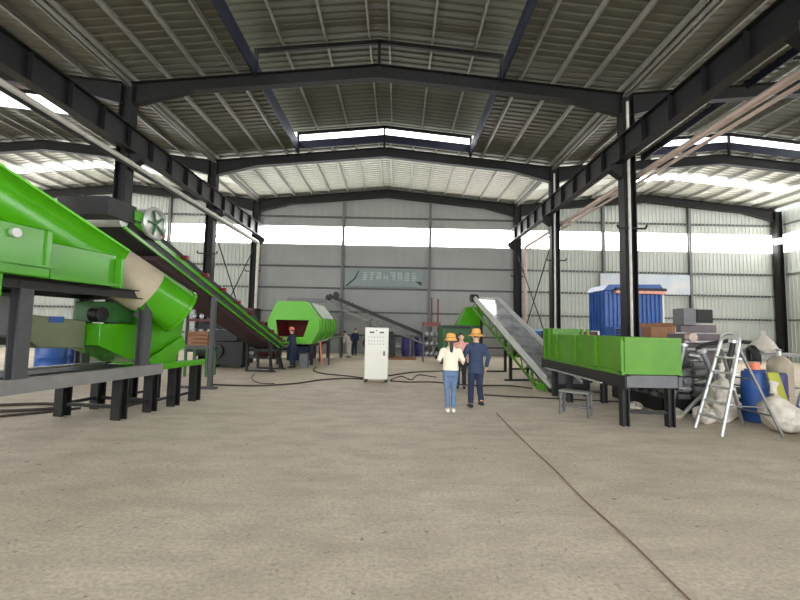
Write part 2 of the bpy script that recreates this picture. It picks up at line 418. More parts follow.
# crane runway girders
for nm, x, word in (('l', ROWX[1]+.38, 'left'), ('r', ROWX[2]-.38, 'right')):
    t = thing('crane_girder', 'long dark crane runway girder on corbels along the %s column row' % word, 'girder', (x, 0, 7.45))
    MB().ibeam((0, Y0, .40), (0, YB-.35, .40), .30, .80, .03).build('beam', 'black', t)
    MB().bar((0, Y0, .84), (0, YB-.4, .84), .07, .08).build('rail', 'light_steel', t)
    y = Y0 + .3; sm = MB().b2((-.14, -.008, .035), (.14, .008, .765)).mesh('stiffener')
    while y < YB - .5:
        o = link('stiffener', sm, 'steel', t); o.location = (0, y, 0); y += 1.2
# drain pipes hung along the rows
t = thing('drain_pipe', 'pale plastic drain pipe along the left column row, turning down at the back', 'pipe', (ROWX[1]+.36, 0, 0))
pl = MB().tube([(0, Y0, 7.1), (0, 25.35, 7.08), (0, 25.5, 7.02), (0, 25.56, 6.85), (0, 25.56, 0)], .09, 12).build('pipe', 'pipe', t)
MB().bar((0.0, Y0, 6.95), (0, 25.3, 6.95), .06, .09).build('carrier_rail', 'steel', t)
for y in FR[1:]: MB().bar((-.2, y, 7.0), (.05, y, 7.0), .05, .05).build('hanger', 'steel', t)
t = thing('drain_pipe', 'pinkish drain pipe along the outer side of the right column row', 'pipe', (ROWX[2]+.38, 0, 0))
MB().tube([(0, Y0, 7.12), (0, 25.35, 7.1), (0, 25.5, 7.02), (0, 25.56, 6.85), (0, 25.56, 0)], .095, 12).build('pipe', 'pipe_brown', t)
MB().tube([(.02, Y0, 6.88), (.02, 25.4, 6.86)], .05, 8).build('lower_pipe', 'pipe_brown', t)
for y in FR[1:]: MB().bar((-.22, y, 7.0), (.05, y, 7.0), .05, .05).build('hanger', 'steel', t)
# bracing rods in the last bay
for x, s, lab in ((ROWX[1], 1, 'left'), (ROWX[2], 1, 'right')):
    t = thing('cross_brace', 'thin crossed steel bracing rods in the last bay of the %s column row' % lab, 'brace', (x, 0, 0))
    MB().cyl((-.05, 20.0, .5), (-.05, 25.8, 6.6), .03, n=8).build('rod', 'steel', t)
    MB().cyl((.05, 20.0, 6.6), (.05, 25.8, .5), .03, n=8).build('rod', 'steel', t)
t = thing('duct_pipe', 'short white duct pipe with stay beside the back right corner column', 'duct', (ROWX[3], 25.4, 7.6))
MB().cyl((-.9, -.2, .1), (.2, -.2, .3), .22, n=14).build('duct', 'white', t)
MB().cyl((-.3, -.2, -.1), (.25, -2.2, -1.3), .05, n=8).build('stay', 'light_steel', t)

# ------------------------------------------------------------------ belt conveyors
def conveyor(name, label, foot, head, width, rail='green', belt='rubber', chord='green', depth=.36, roller=None, roller_step=.9, wall_h=0.0, wall_m=None, lattice=True, drum='light_steel', belt_drop=.05, chord_w=.06, rail_h=.07):
    """root at the foot on the floor; local x runs towards the head, y across, near rail at y = 0 side chosen by sign of width"""
    fx, fy, fz = foot; hx, hy, hz = head
    L = math.hypot(hx-fx, hy-fy); rise = hz - fz; rz = math.atan2(hy-fy, hx-fx)
    t = thing(name, label, 'conveyor', (fx, fy, 0), rz)
    W = width; ang = math.atan2(rise, L); nx, nz = -math.sin(ang), math.cos(ang); ux, uz = math.cos(ang), math.sin(ang)
    SL = math.hypot(L, rise)
    P = lambda s, y, n: (s*ux + n*nx, y, fz + s*uz + n*nz)
    for y in (0, W):
        MB().prof(P(0, y, 0), P(SL, y, 0), [(-.03, -.05), (.03, -.05), (.03, rail_h), (-.03, rail_h)]).build('side_rail', rail, t)
        if lattice:
            MB().bar(P(.15, y, -depth), P(SL-.1, y, -depth), chord_w, chord_w).build('lower_chord', chord, t)
            n = max(4, int(SL/.75)); lat = []
            for i in range(n):
                a, b = .15 + i*(SL-.25)/n, .15 + (i+1)*(SL-.25)/n
                MB().bar(P(a, y, -depth), P((a+b)/2, y, -.05), .035).build('brace', chord, t)
                MB().bar(P((a+b)/2, y, -.05), P(b, y, -depth), .035).build('brace', chord, t)
        if wall_h:
            MB().prof(P(.3, y, rail_h+wall_h/2), P(SL-.25, y, rail_h+wall_h/2), [(-.02, -wall_h/2), (.02, -wall_h/2), (.02, wall_h/2), (-.02, wall_h/2)]).build('skirt_wall', wall_m, t)
    if W < 0: ys = (W+.05, -.05)
    else: ys = (.05, W-.05)
    top = .07 - belt_drop
    b = MB(); prof = [P(.1, 0, top), P(SL-.1, 0, top), P(SL+.05, 0, top-.1), P(SL-.1, 0, top-.22), P(.1, 0, top-.22), P(-.05, 0, top-.1)]
    n = len(prof); b.add([(p[0], y, p[2]) for y in ys for p in prof], [(i, (i+1) % n, n+(i+1) % n, n+i) for i in range(n)]); b.build('belt', belt, t)
    q = P(SL-.08, 0, top-.11); MB().cyl((q[0], ys[0]-.02, q[2]), (q[0], ys[1]+.02, q[2]), .12).build('head_drum', drum, t)
    q = P(.08, 0, top-.11); MB().cyl((q[0], ys[0]-.02, q[2]), (q[0], ys[1]+.02, q[2]), .12).build('tail_drum', drum, t)
    if roller:
        s = .7
        while s < SL - .5:
            for y, d in ((0, -1 if W > 0 else 1), (W, 1 if W > 0 else -1)):
                q = P(s, y, .10); MB().cyl((q[0], q[1]+.03*d, q[2]), (q[0], q[1]+.16*d, q[2]), .055, n=10).build('idler', roller, t)
            s += roller_step
    return t, P, SL
def legs(t, P, pts, ys, m, w=.1, foot=True):
    for s, n in pts:
        for y in ys:
            q = P(s, y, n); MB().bar((q[0], y, 0), (q[0], y, q[2]), w, w, up=(1, 0, 0)).build('leg', m, t)
        q = P(s, ys[0], n)
        MB().bar((q[0], ys[0], q[2]*.45), (q[0], ys[1], q[2]*.45), w*.6, w*.6).build('cross_tie', m, t)
        if foot: MB().bar((q[0], ys[0]+.2*(1 if ys[0] > ys[1] else -1), .03), (q[0], ys[1], .03), w*1.1, .06).build('foot_beam', m, t)

# long feed conveyor on the left
t, P, SL = conveyor('belt_conveyor', 'long inclined green belt conveyor with red idlers rising to the left machine', (-4.60, 16.4, .90), (-5.32, 7.62, 3.80), -.9, belt='rubber', roller='red', roller_step=.95, depth=.34, lattice=False, wall_h=.12, wall_m='rubber', rail_h=.05)
for y in (0, -.9):
    MB().bar(P(.3, y, -.22), P(SL-.1, y, -.22), .05, .06).build('lower_chord', 'green', t)
    MB().prof(P(.6, y, -.14), P(SL-.2, y, -.14), [(-.012, -.09), (.012, -.09), (.012, .09), (-.012, .09)]).build('side_plate', 'black', t)
MB().prof(P(.8, -.45, -.30), P(SL-1.2, -.45, -.30), [(-.38, -.06), (.38, -.06), (.42, .05), (-.42, .05)]).build('return_cover', 'cover', t)
legs(t, P, [(5.75, -.25)], (.06, -.96), 'frame', .11)
legs(t, P, [(.35, -.1), (1.35, -.22)], (0, -.9), 'black', .08)
q = P(.2, 0, -.12); MB().b2((q[0]-.5, -.95, q[2]-.12), (q[0]+.9, .05, q[2]-.02)).build('tail_frame', 'black', t)
for s in (.5, 1.6): # splayed tail legs
    q = P(s, 0, -.3); MB().bar((q[0]-.25, .1, 0), (q[0], .0, q[2]), .06).build('splay_leg', 'black', t)
q = P(SL-.72, 0, .12)
dr = MB().cyl((q[0], .10, q[2]+.12), (q[0], -.30, q[2]+.12), .30, n=24).build('drive_motor', 'light_steel', t)
MB().ring((q[0], .12, q[2]+.12), (0, 1, 0), .31, .04, 28).build('pulley_rim', 'light_steel', dr)
sp = MB()
for i in range(5):
    a = 2*PI*i/5; sp.bar((q[0], .13, q[2]+.12), (q[0]+.29*math.cos(a), .13, q[2]+.12+.29*math.sin(a)), .035)
sp.build('pulley_spokes', 'green_d', dr)
MB().cyl((q[0]-.0, -.30, q[2]+.16), (q[0]+.0, -.62, q[2]+.16), .2, n=18).build('motor_end', 'navy_c', dr)
q = P(SL-.35, 0, .14); MB().box((q[0], .02, q[2]+.03), (.34, .12, .2)).build('bearing_block', 'green', t)
MB().box((P(SL+.1, 0, 0)[0], -.45, P(SL+.1, 0, 0)[2]+.02), (.7, 1.0, .34)).build('head_hood', 'black', t)

# steel skirted conveyor on the right
t, P, SL = conveyor('belt_conveyor', 'inclined conveyor with wide shiny belt and green lattice frame behind the green hopper', (4.30, 11.25, .16), (3.27, 17.4, 3.10), -1.05, rail='pale', belt='belt', chord='green_h', depth=.42, wall_h=.10, wall_m='pale', drum='black')
legs(t, P, [(2.6, -.42), (5.6, -.42)], (0, -1.05), 'black', .09)
q = P(SL, 0, 0); MB().cyl((q[0], .10, q[2]-.02), (q[0], -.2, q[2]-.02), .17, n=18).build('end_bearing', 'rubber', t)
MB().cyl((P(SL-.45, 0, .16)[0], -.15, P(SL-.45, 0, .16)[2]), (P(SL-.45, 0, .16)[0], -.85, P(SL-.45, 0, .16)[2]), .05, n=10).build('cross_bar', 'light_steel', t)
MB().box((.42, .06, .12), (.4, .06, .2)).build('tail_guard', 'green', t)

# conveyor across the back
t, P, SL = conveyor('belt_conveyor', 'slim dark conveyor slanting down along the back wall behind the white cabinet', (1.72, 23.0, 1.22), (-4.12, 23.0, 3.5), -.7, rail='black', belt='rubber', chord='grey_l', chord_w=.09, depth=.42, drum='black', wall_h=.08, wall_m='rubber')
legs(t, P, [(.9, -.3), (3.4, -.3), (5.2, -.3)], (0, -.7), 'grey', .09)
q = P(SL-.5, 0, .2); MB().cyl((q[0], 0, q[2]+.08), (q[0], -.35, q[2]+.08), .16).build('drive_motor', 'black', t)
for i in range(5):
    q = P(SL-.2-.35*i, 0, .12); MB().cyl((q[0], .02, q[2]), (q[0], .14, q[2]), .07, n=10).build('idler', 'black', t)

# ------------------------------------------------------------------ big green machine on the left
RZM = math.atan2(-.984, -.18)
mach = thing('crushing_machine', 'large green crushing machine on a grey steel frame with an inclined round duct', 'machine', (-4.75, 7.7, 0), RZM)
def LM(): return MB()
MB().chan((-.35, 0, .83), (5.2, 0, .83), .12, .20, .02).build('base_rail', 'grey_l', mach)
MB().chan((5.2, -1.3, .83), (-.35, -1.3, .83), .12, .20, .02).build('base_rail', 'grey_l', mach)
for s in (0, 1.2, 2.4, 3.6): MB().bar((s, -.06, .80), (s, -1.24, .80), .1, .12).build('cross_member', 'grey', mach)
MB().b2((.1, -.95, .905), (4.9, -.35, .925)).build('lower_belt', 'rubber', mach)
for s in (.45, -.25, 3.4):
    for y in (-.1, -1.3):
        MB().ibeam((s, y, 0), (s, y, .73), .18, .18, .03, up=(1, 0, 0)).build('leg', 'black', mach)
    MB().bar((s, -.2, .22), (s, -1.2, .22), .06).build('leg_tie', 'black', mach)
for y in (-.1, -1.3): MB().bar((-.16, y, .22), (.36, y, .22), .06).build('leg_tie', 'black', mach)
# green outfeed table
MB().b2((-1.62, -1.25, .80), (-.37, .02, .88)).build('outfeed_table', 'green', mach, .01)
MB().b2((-1.62, .02, .84), (-.37, .05, .93)).build('table_edge', 'green', mach)
for s in (-1.5, -.85):
    for y in (-.08, -1.12):
        MB().ibeam((s, y, 0), (s, y, .80), .18, .18, .03, up=(1, 0, 0)).build('leg', 'black', mach)
for y in (-.08, -1.12):
    MB().bar((-1.41, y, .2), (-.94, y, .2), .05).build('leg_tie', 'black', mach)
    MB().bar((-.76, y, .2), (-.34, y, .2), .05).build('leg_tie', 'black', mach)
# upper frame
for s in (0.1, 2.22, 4.6):
    for y in (-.02, -1.35):
        MB().ibeam((s, y, .93), (s, y, 2.16), .17, .17, .025, up=(0, 1, 0)).build('frame_post', 'frame', mach)
for y in (-.02, -1.35): MB().ibeam((-.1, y, 2.24), (5.2, y, 2.24), .14, .16, .02).build('frame_beam', 'black', mach)
for s in (.1, 2.22, 4.6): MB().bar((s, .0, 2.22), (s, -1.35, 2.22), .12).build('frame_crossbeam', 'black', mach)
# crusher housing: recessed front chamber, projecting rear chamber
MB().b2((.92, -1.5, 2.32), (2.05, .10, 2.86)).build('front_chamber', 'green', mach, .015)
MB().b2((.86, -1.55, 2.30), (.92, .22, 2.80)).build('end_plate', 'green', mach)
MB().b2((.92, .10, 2.32), (2.05, .20, 2.38)).build('chamber_flange', 'green', mach)
MB().b2((2.05, -1.6, 2.32), (5.2, .20, 3.0)).build('rear_chamber', 'green', mach, .02)
MB().b2((2.03, -1.65, 2.46), (5.2, .24, 2.50)).build('chamber_flange', 'green', mach)
MB().b2((2.62, -1.5, 2.02), (5.2, .20, 2.32)).build('lower_casing', 'green', mach, .01)
for s in (2.12, 3.1, 4.1): MB().b2((s-.03, .20, 2.5), (s+.03, .23, 2.98)).build('stiffener', 'green', mach)
bl = MB().cyl((2.55, .20, 2.86), (2.55, .26, 2.86), .06, n=14).build('bearing_cap', 'light_steel', mach)
# parts under the frame
h = MB(); h.add([(-.1, -.30, 1.68), (.75, -.30, 1.70), (.75, -.30, 1.32), (-.1, -.30, .95), (-.1, -1.1, 1.68), (.75, -1.1, 1.70), (.75, -1.1, 1.32), (-.1, -1.1, .95)],
    [(0, 1, 2, 3), (7, 6, 5, 4), (0, 4, 5, 1), (1, 5, 6, 2), (2, 6, 7, 3), (3, 7, 4, 0)]); h.build('lower_hopper', 'green', mach, .01)
MB().b2((-.1, -1.1, 1.72), (.55, -.45, 2.1)).build('gear_casing', 'green_d', mach, .02)
MB().cyl((.62, -.60, 1.86), (.62, -.40, 1.86), .13, n=18).build('pulley', 'black', mach)
d = MB(); d.prism([(.78, 1.26), (.78, 1.74), (1.25, 1.78), (1.92, 1.84), (1.98, 1.68), (1.55, 1.30)], 1, -1.15, -.55); d.build('dust_hood', 'olive', mach, .02)
MB().b2((1.18, -.55, 1.70), (1.42, -.54, 1.80)).build('plate', 'blue', mach)
MB().b2((1.95, -.9, 1.5), (4.0, -.45, 2.12)).build('control_panel', 'grey', mach, .01)
MB().b2((1.9, -.95, 1.38), (4.0, -.35, 1.47)).build('panel_shelf', 'black', mach)
# chute under the duct end
c = MB(); c.add([(-.2, -.15, .9), (-.95, -.15, .9), (-1.15, -.15, 1.85), (-.3, -.15, 1.85), (-.2, -1.0, .9), (-.95, -1.0, .9), (-1.15, -1.0, 1.85), (-.3, -1.0, 1.85)],
    [(0, 1, 2, 3), (7, 6, 5, 4), (0, 4, 5, 1), (1, 5, 6, 2), (2, 6, 7, 3), (3, 7, 4, 0)]); c.build('discharge_chute', 'green', mach, .01)
MB().bar((-.15, -.06, .92), (-1.05, -.06, 1.35), .03, .25).build('chute_rib', 'green', mach)
# inclined duct: bare metal band between painted lengths
MW = Matrix.Translation((-4.75, 7.7, 0)) @ Matrix.Rotation(RZM, 4, 'Z'); MI = MW.inverted()
DA, DB = MI @ Vector((-7.1, 5.2, 4.38)), MI @ Vector((-4.55, 8.3, 2.0))
ax = (DB-DA); DL = ax.length; ax = ax/DL
def duct(a, b, r, m, name, n=32): return MB().cyl(DA+ax*a*DL, DA+ax*b*DL, r, n=n).build(name, m, mach)
up = duct(0, .70, .465, 'green', 'duct_upper')
duct(.70, .855, .46, 'beige', 'duct_bare_band')
lo = duct(.855, 1.0, .465, 'green', 'duct_lower')
dq = MB(); sd = ax.cross(Vector((0, 0, 1))).normalized(); un = sd.cross(ax).normalized()
MB().bar(DA+un*.375-sd*.30, DA+ax*DL*.70+un*.375-sd*.30, .035, .035).build('duct_seam', 'green_b', up)  # raised seam in paler green: the duct's highlight line put into its colour
MB().bar(DA+un*.375+sd*.30, DA+ax*DL*.70+un*.375+sd*.30, .035, .035).build('duct_seam', 'green_b', up)
MB().cyl(DA+ax*DL*.995, DA+ax*DL*1.012, .485, n=32).build('end_flange', 'green', lo)

# ------------------------------------------------------------------ green drum screen at the back
tr = thing('drum_screen', 'bright green eight sided drum screen housing with dark red mouth', 'machine', (-4.55, 17.6, 0))
oct_ = [(-1.12, 1.55), (-1.12, 2.0), (-.74, 2.80), (.50, 2.80), (1.12, 2.0), (1.12, 1.55), (.80, .95), (-.80, .95)]
n = 8; body = MB()
vs = [(x, 0.05, z) for x, z in oct_] + [(x, 4.8, z) for x, z in oct_]
body.add(vs, [(i, (i+1) % n, n+(i+1) % n, n+i) for i in range(n)] + [tuple(range(n, 2*n))]); body.build('housing', 'green_b', tr, flat=True)
inn = [(-.66, 1.25), (-.78, 1.98), (.68, 1.98), (.45, 1.25)]
fr = MB(); k = 8; ov = [(x, 0.0, z) for x, z in oct_]; iv = [(x, 0.0, z) for x, z in inn]
fr.add(ov + iv, [(2, 3, 10, 9), (1, 2, 9), (0, 1, 9), (0, 9, 8), (7, 0, 8), (6, 7, 8, 11), (5, 6, 11), (4, 5, 11), (4, 11, 10), (3, 4, 10)])
fo = fr.build('front_plate', 'green_b', tr, flat=True); so = fo.modifiers.new('solid', 'SOLIDIFY'); so.thickness = .05
MB().add([(x, .06, z) for x, z in inn] + [(x*.9, 1.6, z) for x, z in inn], [(0, 1, 5, 4), (1, 2, 6, 5), (2, 3, 7, 6), (3, 0, 4, 7), (4, 5, 6, 7)]).build('mouth_lining', 'dred', tr)
for y in (.7, 1.45, 2.2, 2.95, 3.7, 4.6):
    rb = MB(); 
    for i in range(8):
        a, b = oct_[i], oct_[(i+1) % 8]
        rb.bar((a[0]*1.015, y, a[1]), (b[0]*1.015, y, b[1]), .07, .05, up=(0, 1, 0))
    rb.build('hoop_rib', 'green_h', tr)
for i, y in enumerate((.95, 1.75, 2.55, 3.3)):
    MB().add([(.56, y, 2.76), (1.08, y, 2.09), (1.08, y+.5, 2.09), (.56, y+.5, 2.76), (.62, y, 2.80), (1.14, y, 2.12), (1.14, y+.5, 2.12), (.62, y+.5, 2.80)],
        [(0, 1, 2, 3), (7, 6, 5, 4), (0, 4, 5, 1), (2, 6, 7, 3), (1, 5, 6, 2), (0, 3, 7, 4)]).build('inspection_panel', 'pale', tr, flat=True)
tray = MB(); tray.add([(1.0, .3, 1.05), (1.6, .5, 1.25), (1.6, 4.6, 1.25), (1.0, 4.6, 1.05), (1.0, .3, 1.0), (1.6, .5, 1.20), (1.6, 4.6, 1.20), (1.0, 4.6, 1.0)],
    [(0, 1, 2, 3), (7, 6, 5, 4), (0, 4, 5, 1), (2, 6, 7, 3), (1, 5, 6, 2), (0, 3, 7, 4)]); tray.build('side_tray', 'grey_l', tr)
for x, y in ((-.75, .4), (.75, .4), (-.75, 2.4), (.75, 2.4), (-.75, 4.5), (.75, 4.5)):
    MB().bar((x, y, 0), (x, y, 1.0), .12, .12, up=(1, 0, 0)).build('leg', 'black', tr)
for x in (-.75, .75): MB().bar((x, .3, .9), (x, 4.6, .9), .12, .14).build('skid_rail', 'black', tr)
MB().bar((1.2, .45, 0), (1.1, .45, 1.1), .06).build('tray_strut', 'orange', tr)
MB().bar((1.5, .55, 0), (1.5, .55, 1.2), .06).build('tray_strut', 'black', tr)
MB().bar((1.5, 4.5, 0), (1.5, 4.5, 1.2), .06).build('tray_strut', 'black', tr)
MB().b2((-.5, .9, .15), (.5, 2.6, .8)).build('collecting_bin', 'navy_t', tr)

# ------------------------------------------------------------------ green hopper on the right
ho = thing('feed_hopper', 'long green feed hopper with ribbed sides on a black steel stand', 'hopper', (4.7, 9.4, 0))
o = (4.7, 9.4, 0); X0, X1, YA, YE, ZB, ZT = 4.2, 5.2, 7.4, 11.4, .95, 1.63
MB(o).b2((X0, YA, ZB), (X0+.03, YE, ZT)).build('side_panel', 'green_h', ho)
MB(o).b2((X1-.03, YA, ZB), (X1, YE, ZT)).build('side_panel', 'green_h', ho)
MB(o).b2((X0+.03, YA, ZB), (X1-.03, YA+.03, ZT-.02)).build('end_panel', 'green_h', ho)
MB(o).b2((X0+.03, YE-.03, ZB), (X1-.03, YE, ZT+.16)).build('end_board', 'green_h', ho)
MB(o).b2((X0, YE-.6, ZT), (X0+.03, YE, ZT+.16)).build('raised_board', 'green_h', ho)
MB(o).b2((X0+.03, YA+.03, ZB), (X1-.03, YE-.03, ZB+.03)).build('belt', 'rubber', ho)
for x in (X0-.03, X1+.03):
    for y in (YA+.06, 8.45, 9.45, 10.5, 11.0, YE-.06):
        MB(o).b2((x-.03, y-.04, ZB), (x+.03, y+.04, ZT + (.16 if y > 10.8 else 0))).build('rib', 'green_h', ho)
    MB(o).b2((x-.03, YA, ZB-.02), (x+.03, YE, ZB+.05)).build('bottom_flange', 'green_h', ho)
MB(o).b2((X0-.02, YA-.05, ZT-.06), (X1+.02, YA, ZT)).build('top_flange', 'green_h', ho)
for x in (X0+.02, X1-.02): MB(o).chan((x, YA-.05, .81), (x, YE+.2, .81), .1, .26, .02).build('frame_channel', 'black', ho)
MB(o).b2((X0, YA-.05, .72), (X1, YA+.0, .94)).build('end_channel', 'grey', ho)
for y in (8.5, 9.8, 11.0): MB(o).bar((X0+.05, y, .75), (X1-.05, y, .75), .08).build('cross_member', 'black', ho)
for y in (7.48, 9.85, 10.75):
    for x in (X0+.02, X1-.14):
        MB(o).ibeam((x, y, 0), (x, y, .70), .13, .13, .025, up=(1, 0, 0)).build('leg', 'black', ho)
    MB(o).bar((X0+.1, y, .26), (X1-.2, y, .26), .06).build('leg_tie', 'black', ho)
MB(o).b2((X0-.16, 8.0, .70), (X0-.12, 11.0, .73)).build('side_strip', 'light_steel', ho)
for y in (8.1, 9.5, 10.9): MB(o).b2((X0-.14, y-.03, .70), (X0-.02, y+.03, .73)).build('strip_bracket', 'black', ho)

# ------------------------------------------------------------------ white control cabinet
cb = thing('control_cabinet', 'white upright electrical control cabinet standing alone on the floor', 'cabinet', (-.65, 12.95, 0))
MB().b2((-.37, -.25, .10), (.37, .25, 1.72)).build('body', 'white', cb, .01)
dr = MB().b2((-.35, -.275, .22), (.35, -.25, 1.70)).build('door', 'white', cb, .006)
MB().b2((-.36, -.262, .11), (.36, -.25, .19)).build('plinth', 'white', cb)
for x, z in ((-.15, 1.57), (.16, 1.57)): MB().b2((x-.07, -.29, z-.025), (x+.07, -.275, z+.025)).build('meter', 'glass', dr)
MB().cyl((0, -.275, 1.62), (0, -.29, 1.62), .02, n=12).build('indicator', 'red', dr)
for i in range(6):
    for z in (1.42, 1.30, 1.20): MB().cyl((-.24+i*.09, -.275, z), (-.24+i*.09, -.295, z), .016, n=10).build('button', 'grey_l' if z > 1.25 else 'grey', dr)
MB().b2((.22, -.30, .84), (.27, -.275, .98)).build('handle', 'ink', dr)
for x in (-.32, .32):
    for y in (-.2, .2): MB().b2((x-.05, y-.05, 0), (x+.05, y+.05, .10)).build('foot', 'black', cb)

# ------------------------------------------------------------------ stool, stepladder
st = thing('work_stool', 'small steel work stool with pale top beside the green hopper', 'stool', (3.70, 8.35, 0), math.radians(-40))
MB().b2((-.30, -.14, .46), (.30, .14, .50)).build('top', 'grey_l', st)
for x in (-.26, .26):
    for y in (-.12, .12): MB().bar((x*1.06, y*1.1, 0), (x, y, .46), .035).build('leg', 'grey', st)
    MB().bar((x, -.12, .18), (x, .12, .18), .025).build('stretcher', 'grey', st)
for y in (-.12, .12): MB().bar((-.27, y, .18), (.27, y, .18), .025).build('stretcher', 'grey', st)

ld = thing('stepladder', 'aluminium stepladder with rounded handrail hoop standing open in front of the sacks', 'ladder', (6.0, 7.15, 0))
hoop = [(-.50, -.30, 0), (-.13, -.22, 1.30), (-.06, -.20, 1.55)] + [(-.045+.01*math.sin(a), -.20*math.cos(a), 1.58+.16*math.sin(a)) for a in [PI*i/8 for i in range(1, 8)]] + [(-.06, .20, 1.55), (-.13, .22, 1.30), (-.50, .30, 0)]
MB().tube(hoop, .028, 10).build('front_rail', 'light_steel', ld)
for i in range(5):
    z = .26 + i*.26; x = -.50 + .37*z/1.3; y = .29 - .06*z/1.3
    MB().b2((x-.02, -y, z-.015), (x+.09, y, z+.015)).build('step', 'light_steel', ld)
for y0, y1 in ((-.33, -.2), (.45, .2)): MB().bar((.52, y0, 0), (-.05, y1, 1.45), .045, .03).build('rear_leg', 'grey_l', ld)
MB().bar((.38, -.29, .35), (.38, .39, .35), .025).build('rear_stretcher', 'grey', ld)
MB().bar((.15, -.25, .95), (.15, .28, .95), .025).build('rear_stretcher', 'grey', ld)
MB().bar((-.36, -.26, .5), (.32, -.29, .5), .02).build('spreader', 'grey', ld)
# ------------------------------------------------------------------ people
def rounded(o, voxel, it=3):
    r = o.modifiers.new('remesh', 'REMESH'); r.mode = 'VOXEL'; r.voxel_size = voxel; r.use_smooth_shade = True
    s = o.modifiers.new('smooth', 'SMOOTH'); s.factor = .5; s.iterations = it
    return o
WR = bpy.data.textures.new('cloth_folds', 'CLOUDS'); WR.noise_scale = .09
def wrinkle(o, k=.018):
    d = o.modifiers.new('folds', 'DISPLACE'); d.texture = WR; d.strength = k; d.mid_level = .5; d.texture_coords = 'LOCAL'
def person(label, loc, rz, H, shirt, trousers, shoes, legs_=None, arms=None, lean=0.0, near=True, hem=.86, hat=None, tail=False, turn=0.0, short=False, slim=1.0):
    t = thing('person', label, 'person', loc, rz, None); k = H/1.70; t.scale = (k, k, k)
    hip0 = Vector((0, 0, .92)); Rl = Matrix.Rotation(lean, 3, 'X')
    U = lambda p: hip0 + Rl @ (Vector(p) - hip0)
    legs_ = legs_ or {}; arms = arms or {}
    J = {}
    for s in (-1, 1):
        l = legs_.get(s, ((s*.10, -.01, .49), (s*.10, .02, .09)))
        a = arms.get(s, ((s*.25, .03, 1.14), (s*.24, -.10, .92)))
        J[s] = dict(hip=Vector((s*.09, 0, .90)), knee=Vector(l[0]), ank=Vector(l[1]), sh=U((s*.175, 0, 1.385)), el=U(a[0]), wr=U(a[1]))
    n = 14 if near else 10; vox = .0065 if near else .016
    b = MB()
    b.loft([(U(p), x, y) for p, x, y in (((0, 0, .84), .13, .10), ((0, 0, .95), .155, .115), ((0, 0, 1.12), .13, .10), ((0, 0, 1.28), .155, .11), ((0, 0, 1.38), .14, .09), ((0, .0, 1.44), .07, .06), ((0, -.005, 1.54), .052, .055))], n)
    hd = Matrix.Rotation(turn, 3, 'Z')
    HP = lambda p: U(Vector((0, -.01, 1.60)) + hd @ Vector(p))
    b.ball(HP((0, .01, .015)), (.077, .092, .108), 16, 12); b.ball(HP((0, -.02, -.055)), (.058, .062, .058), 12, 8)
    b.loft([(HP((0, -.078, .025)), .008, .008), (HP((0, -.092, .0)), .011, .011), (HP((0, -.103, -.018)), .015, .012), (HP((0, -.085, -.026)), .012, .008)], 8)
    for s in (-1, 1): b.ball(HP((s*.08, .012, .0)), (.012, .022, .032), 8, 6)
    for s in (-1, 1):
        j = J[s]
        b.loft([(j['hip'], .085, .09), (j['hip'].lerp(j['knee'], .5), .072, .075), (j['knee'], .052, .055), (j['knee'].lerp(j['ank'], .35), .052, .056), (j['ank'], .035, .04)], n)
        f = j['ank']; b.loft([(f + Vector((0, .06, -.04)), .035, .03), (f + Vector((0, -.05, -.045)), .042, .035), (f + Vector((s*.01, -.15, -.06)), .035, .022)], 10)
        b.loft([(j['sh'] + Vector((-s*.03, 0, .0)), .055, .055), (j['sh'].lerp(j['el'], .5), .046, .046), (j['el'], .037, .037), (j['el'].lerp(j['wr'], .3), .036, .036), (j['wr'], .024, .022)], n)
        d = (j['wr']-j['el']).normalized(); sd = d.cross(Vector((s, 0, 0))); sd = sd if sd.length > .2 else d.cross(Vector((0, 1, 0))); sd.normalize(); nr = sd.cross(d).normalized()
        # palm, four fingers of unequal length and a thumb from its side
        w_ = j['wr']; pal = [w_ + sd*x*.030 + d*y for x, y in ((-1, .0), (1, .0))]
        b.loft([(w_, .024, .020), (w_ + d*.04, .036, .017), (w_ + d*.085, .040, .015)], 10)
        for i, Lf in enumerate((.066, .078, .072, .056)):
            r0 = w_ + d*.078 + sd*(-.032 + i*.0213); cu = -s*nr if False else nr
            b.tube([r0, r0 + d*Lf*.5, r0 + d*Lf*.82 + cu*Lf*.28, r0 + d*Lf*.95 + cu*Lf*.6], .0082, 7)
        b.tube([w_ + d*.025 - sd*.025, w_ + d*.055 - sd*.05, w_ + d*.085 - sd*.058 + nr*.012], .0095, 7)
    rounded(b.build('body', 'skin', t), vox, 2)
    # clothing
    c = MB(); e = .022
    c.loft([(U(p), x, y) for p, x, y in (((0, 0, hem), .165+e, .125+e), ((0, 0, hem+.12), .155+e, .115+e), ((0, 0, 1.12), .142+e, .108+e), ((0, 0, 1.28), .165+e, .115+e), ((0, 0, 1.385), .15+e, .092+e), ((0, 0, 1.445), .075+e, .065+e), ((0, 0, 1.47), .062+e*.5, .062+e*.5))], 18)
    for s in (-1, 1):
        j = J[s]; end = j['sh'].lerp(j['el'], .85) if short else j['el'].lerp(j['wr'], .92)
        rr = [(j['sh'] + Vector((-s*.05, 0, 0)), .075, .075), (j['sh'] + Vector((s*.01, 0, -.02)), .070, .072), (j['sh'].lerp(j['el'], .5), .062, .062)]
        rr += [(end, .056, .056)] if short else [(j['el'], .055, .055), (j['el'].lerp(j['wr'], .5), .050, .050), (end, .040, .040)]
        c.loft(rr, 14)
    o = rounded(c.build('top', shirt, t), .012 if near else .02, 4)
    if near: wrinkle(o)
    q = MB(); e = .016
    q.loft([((0, 0, .80), .15, .12), ((0, 0, .88), .168, .132), ((0, 0, .98), .158, .122), ((0, 0, 1.02), .15, .115)], 18)
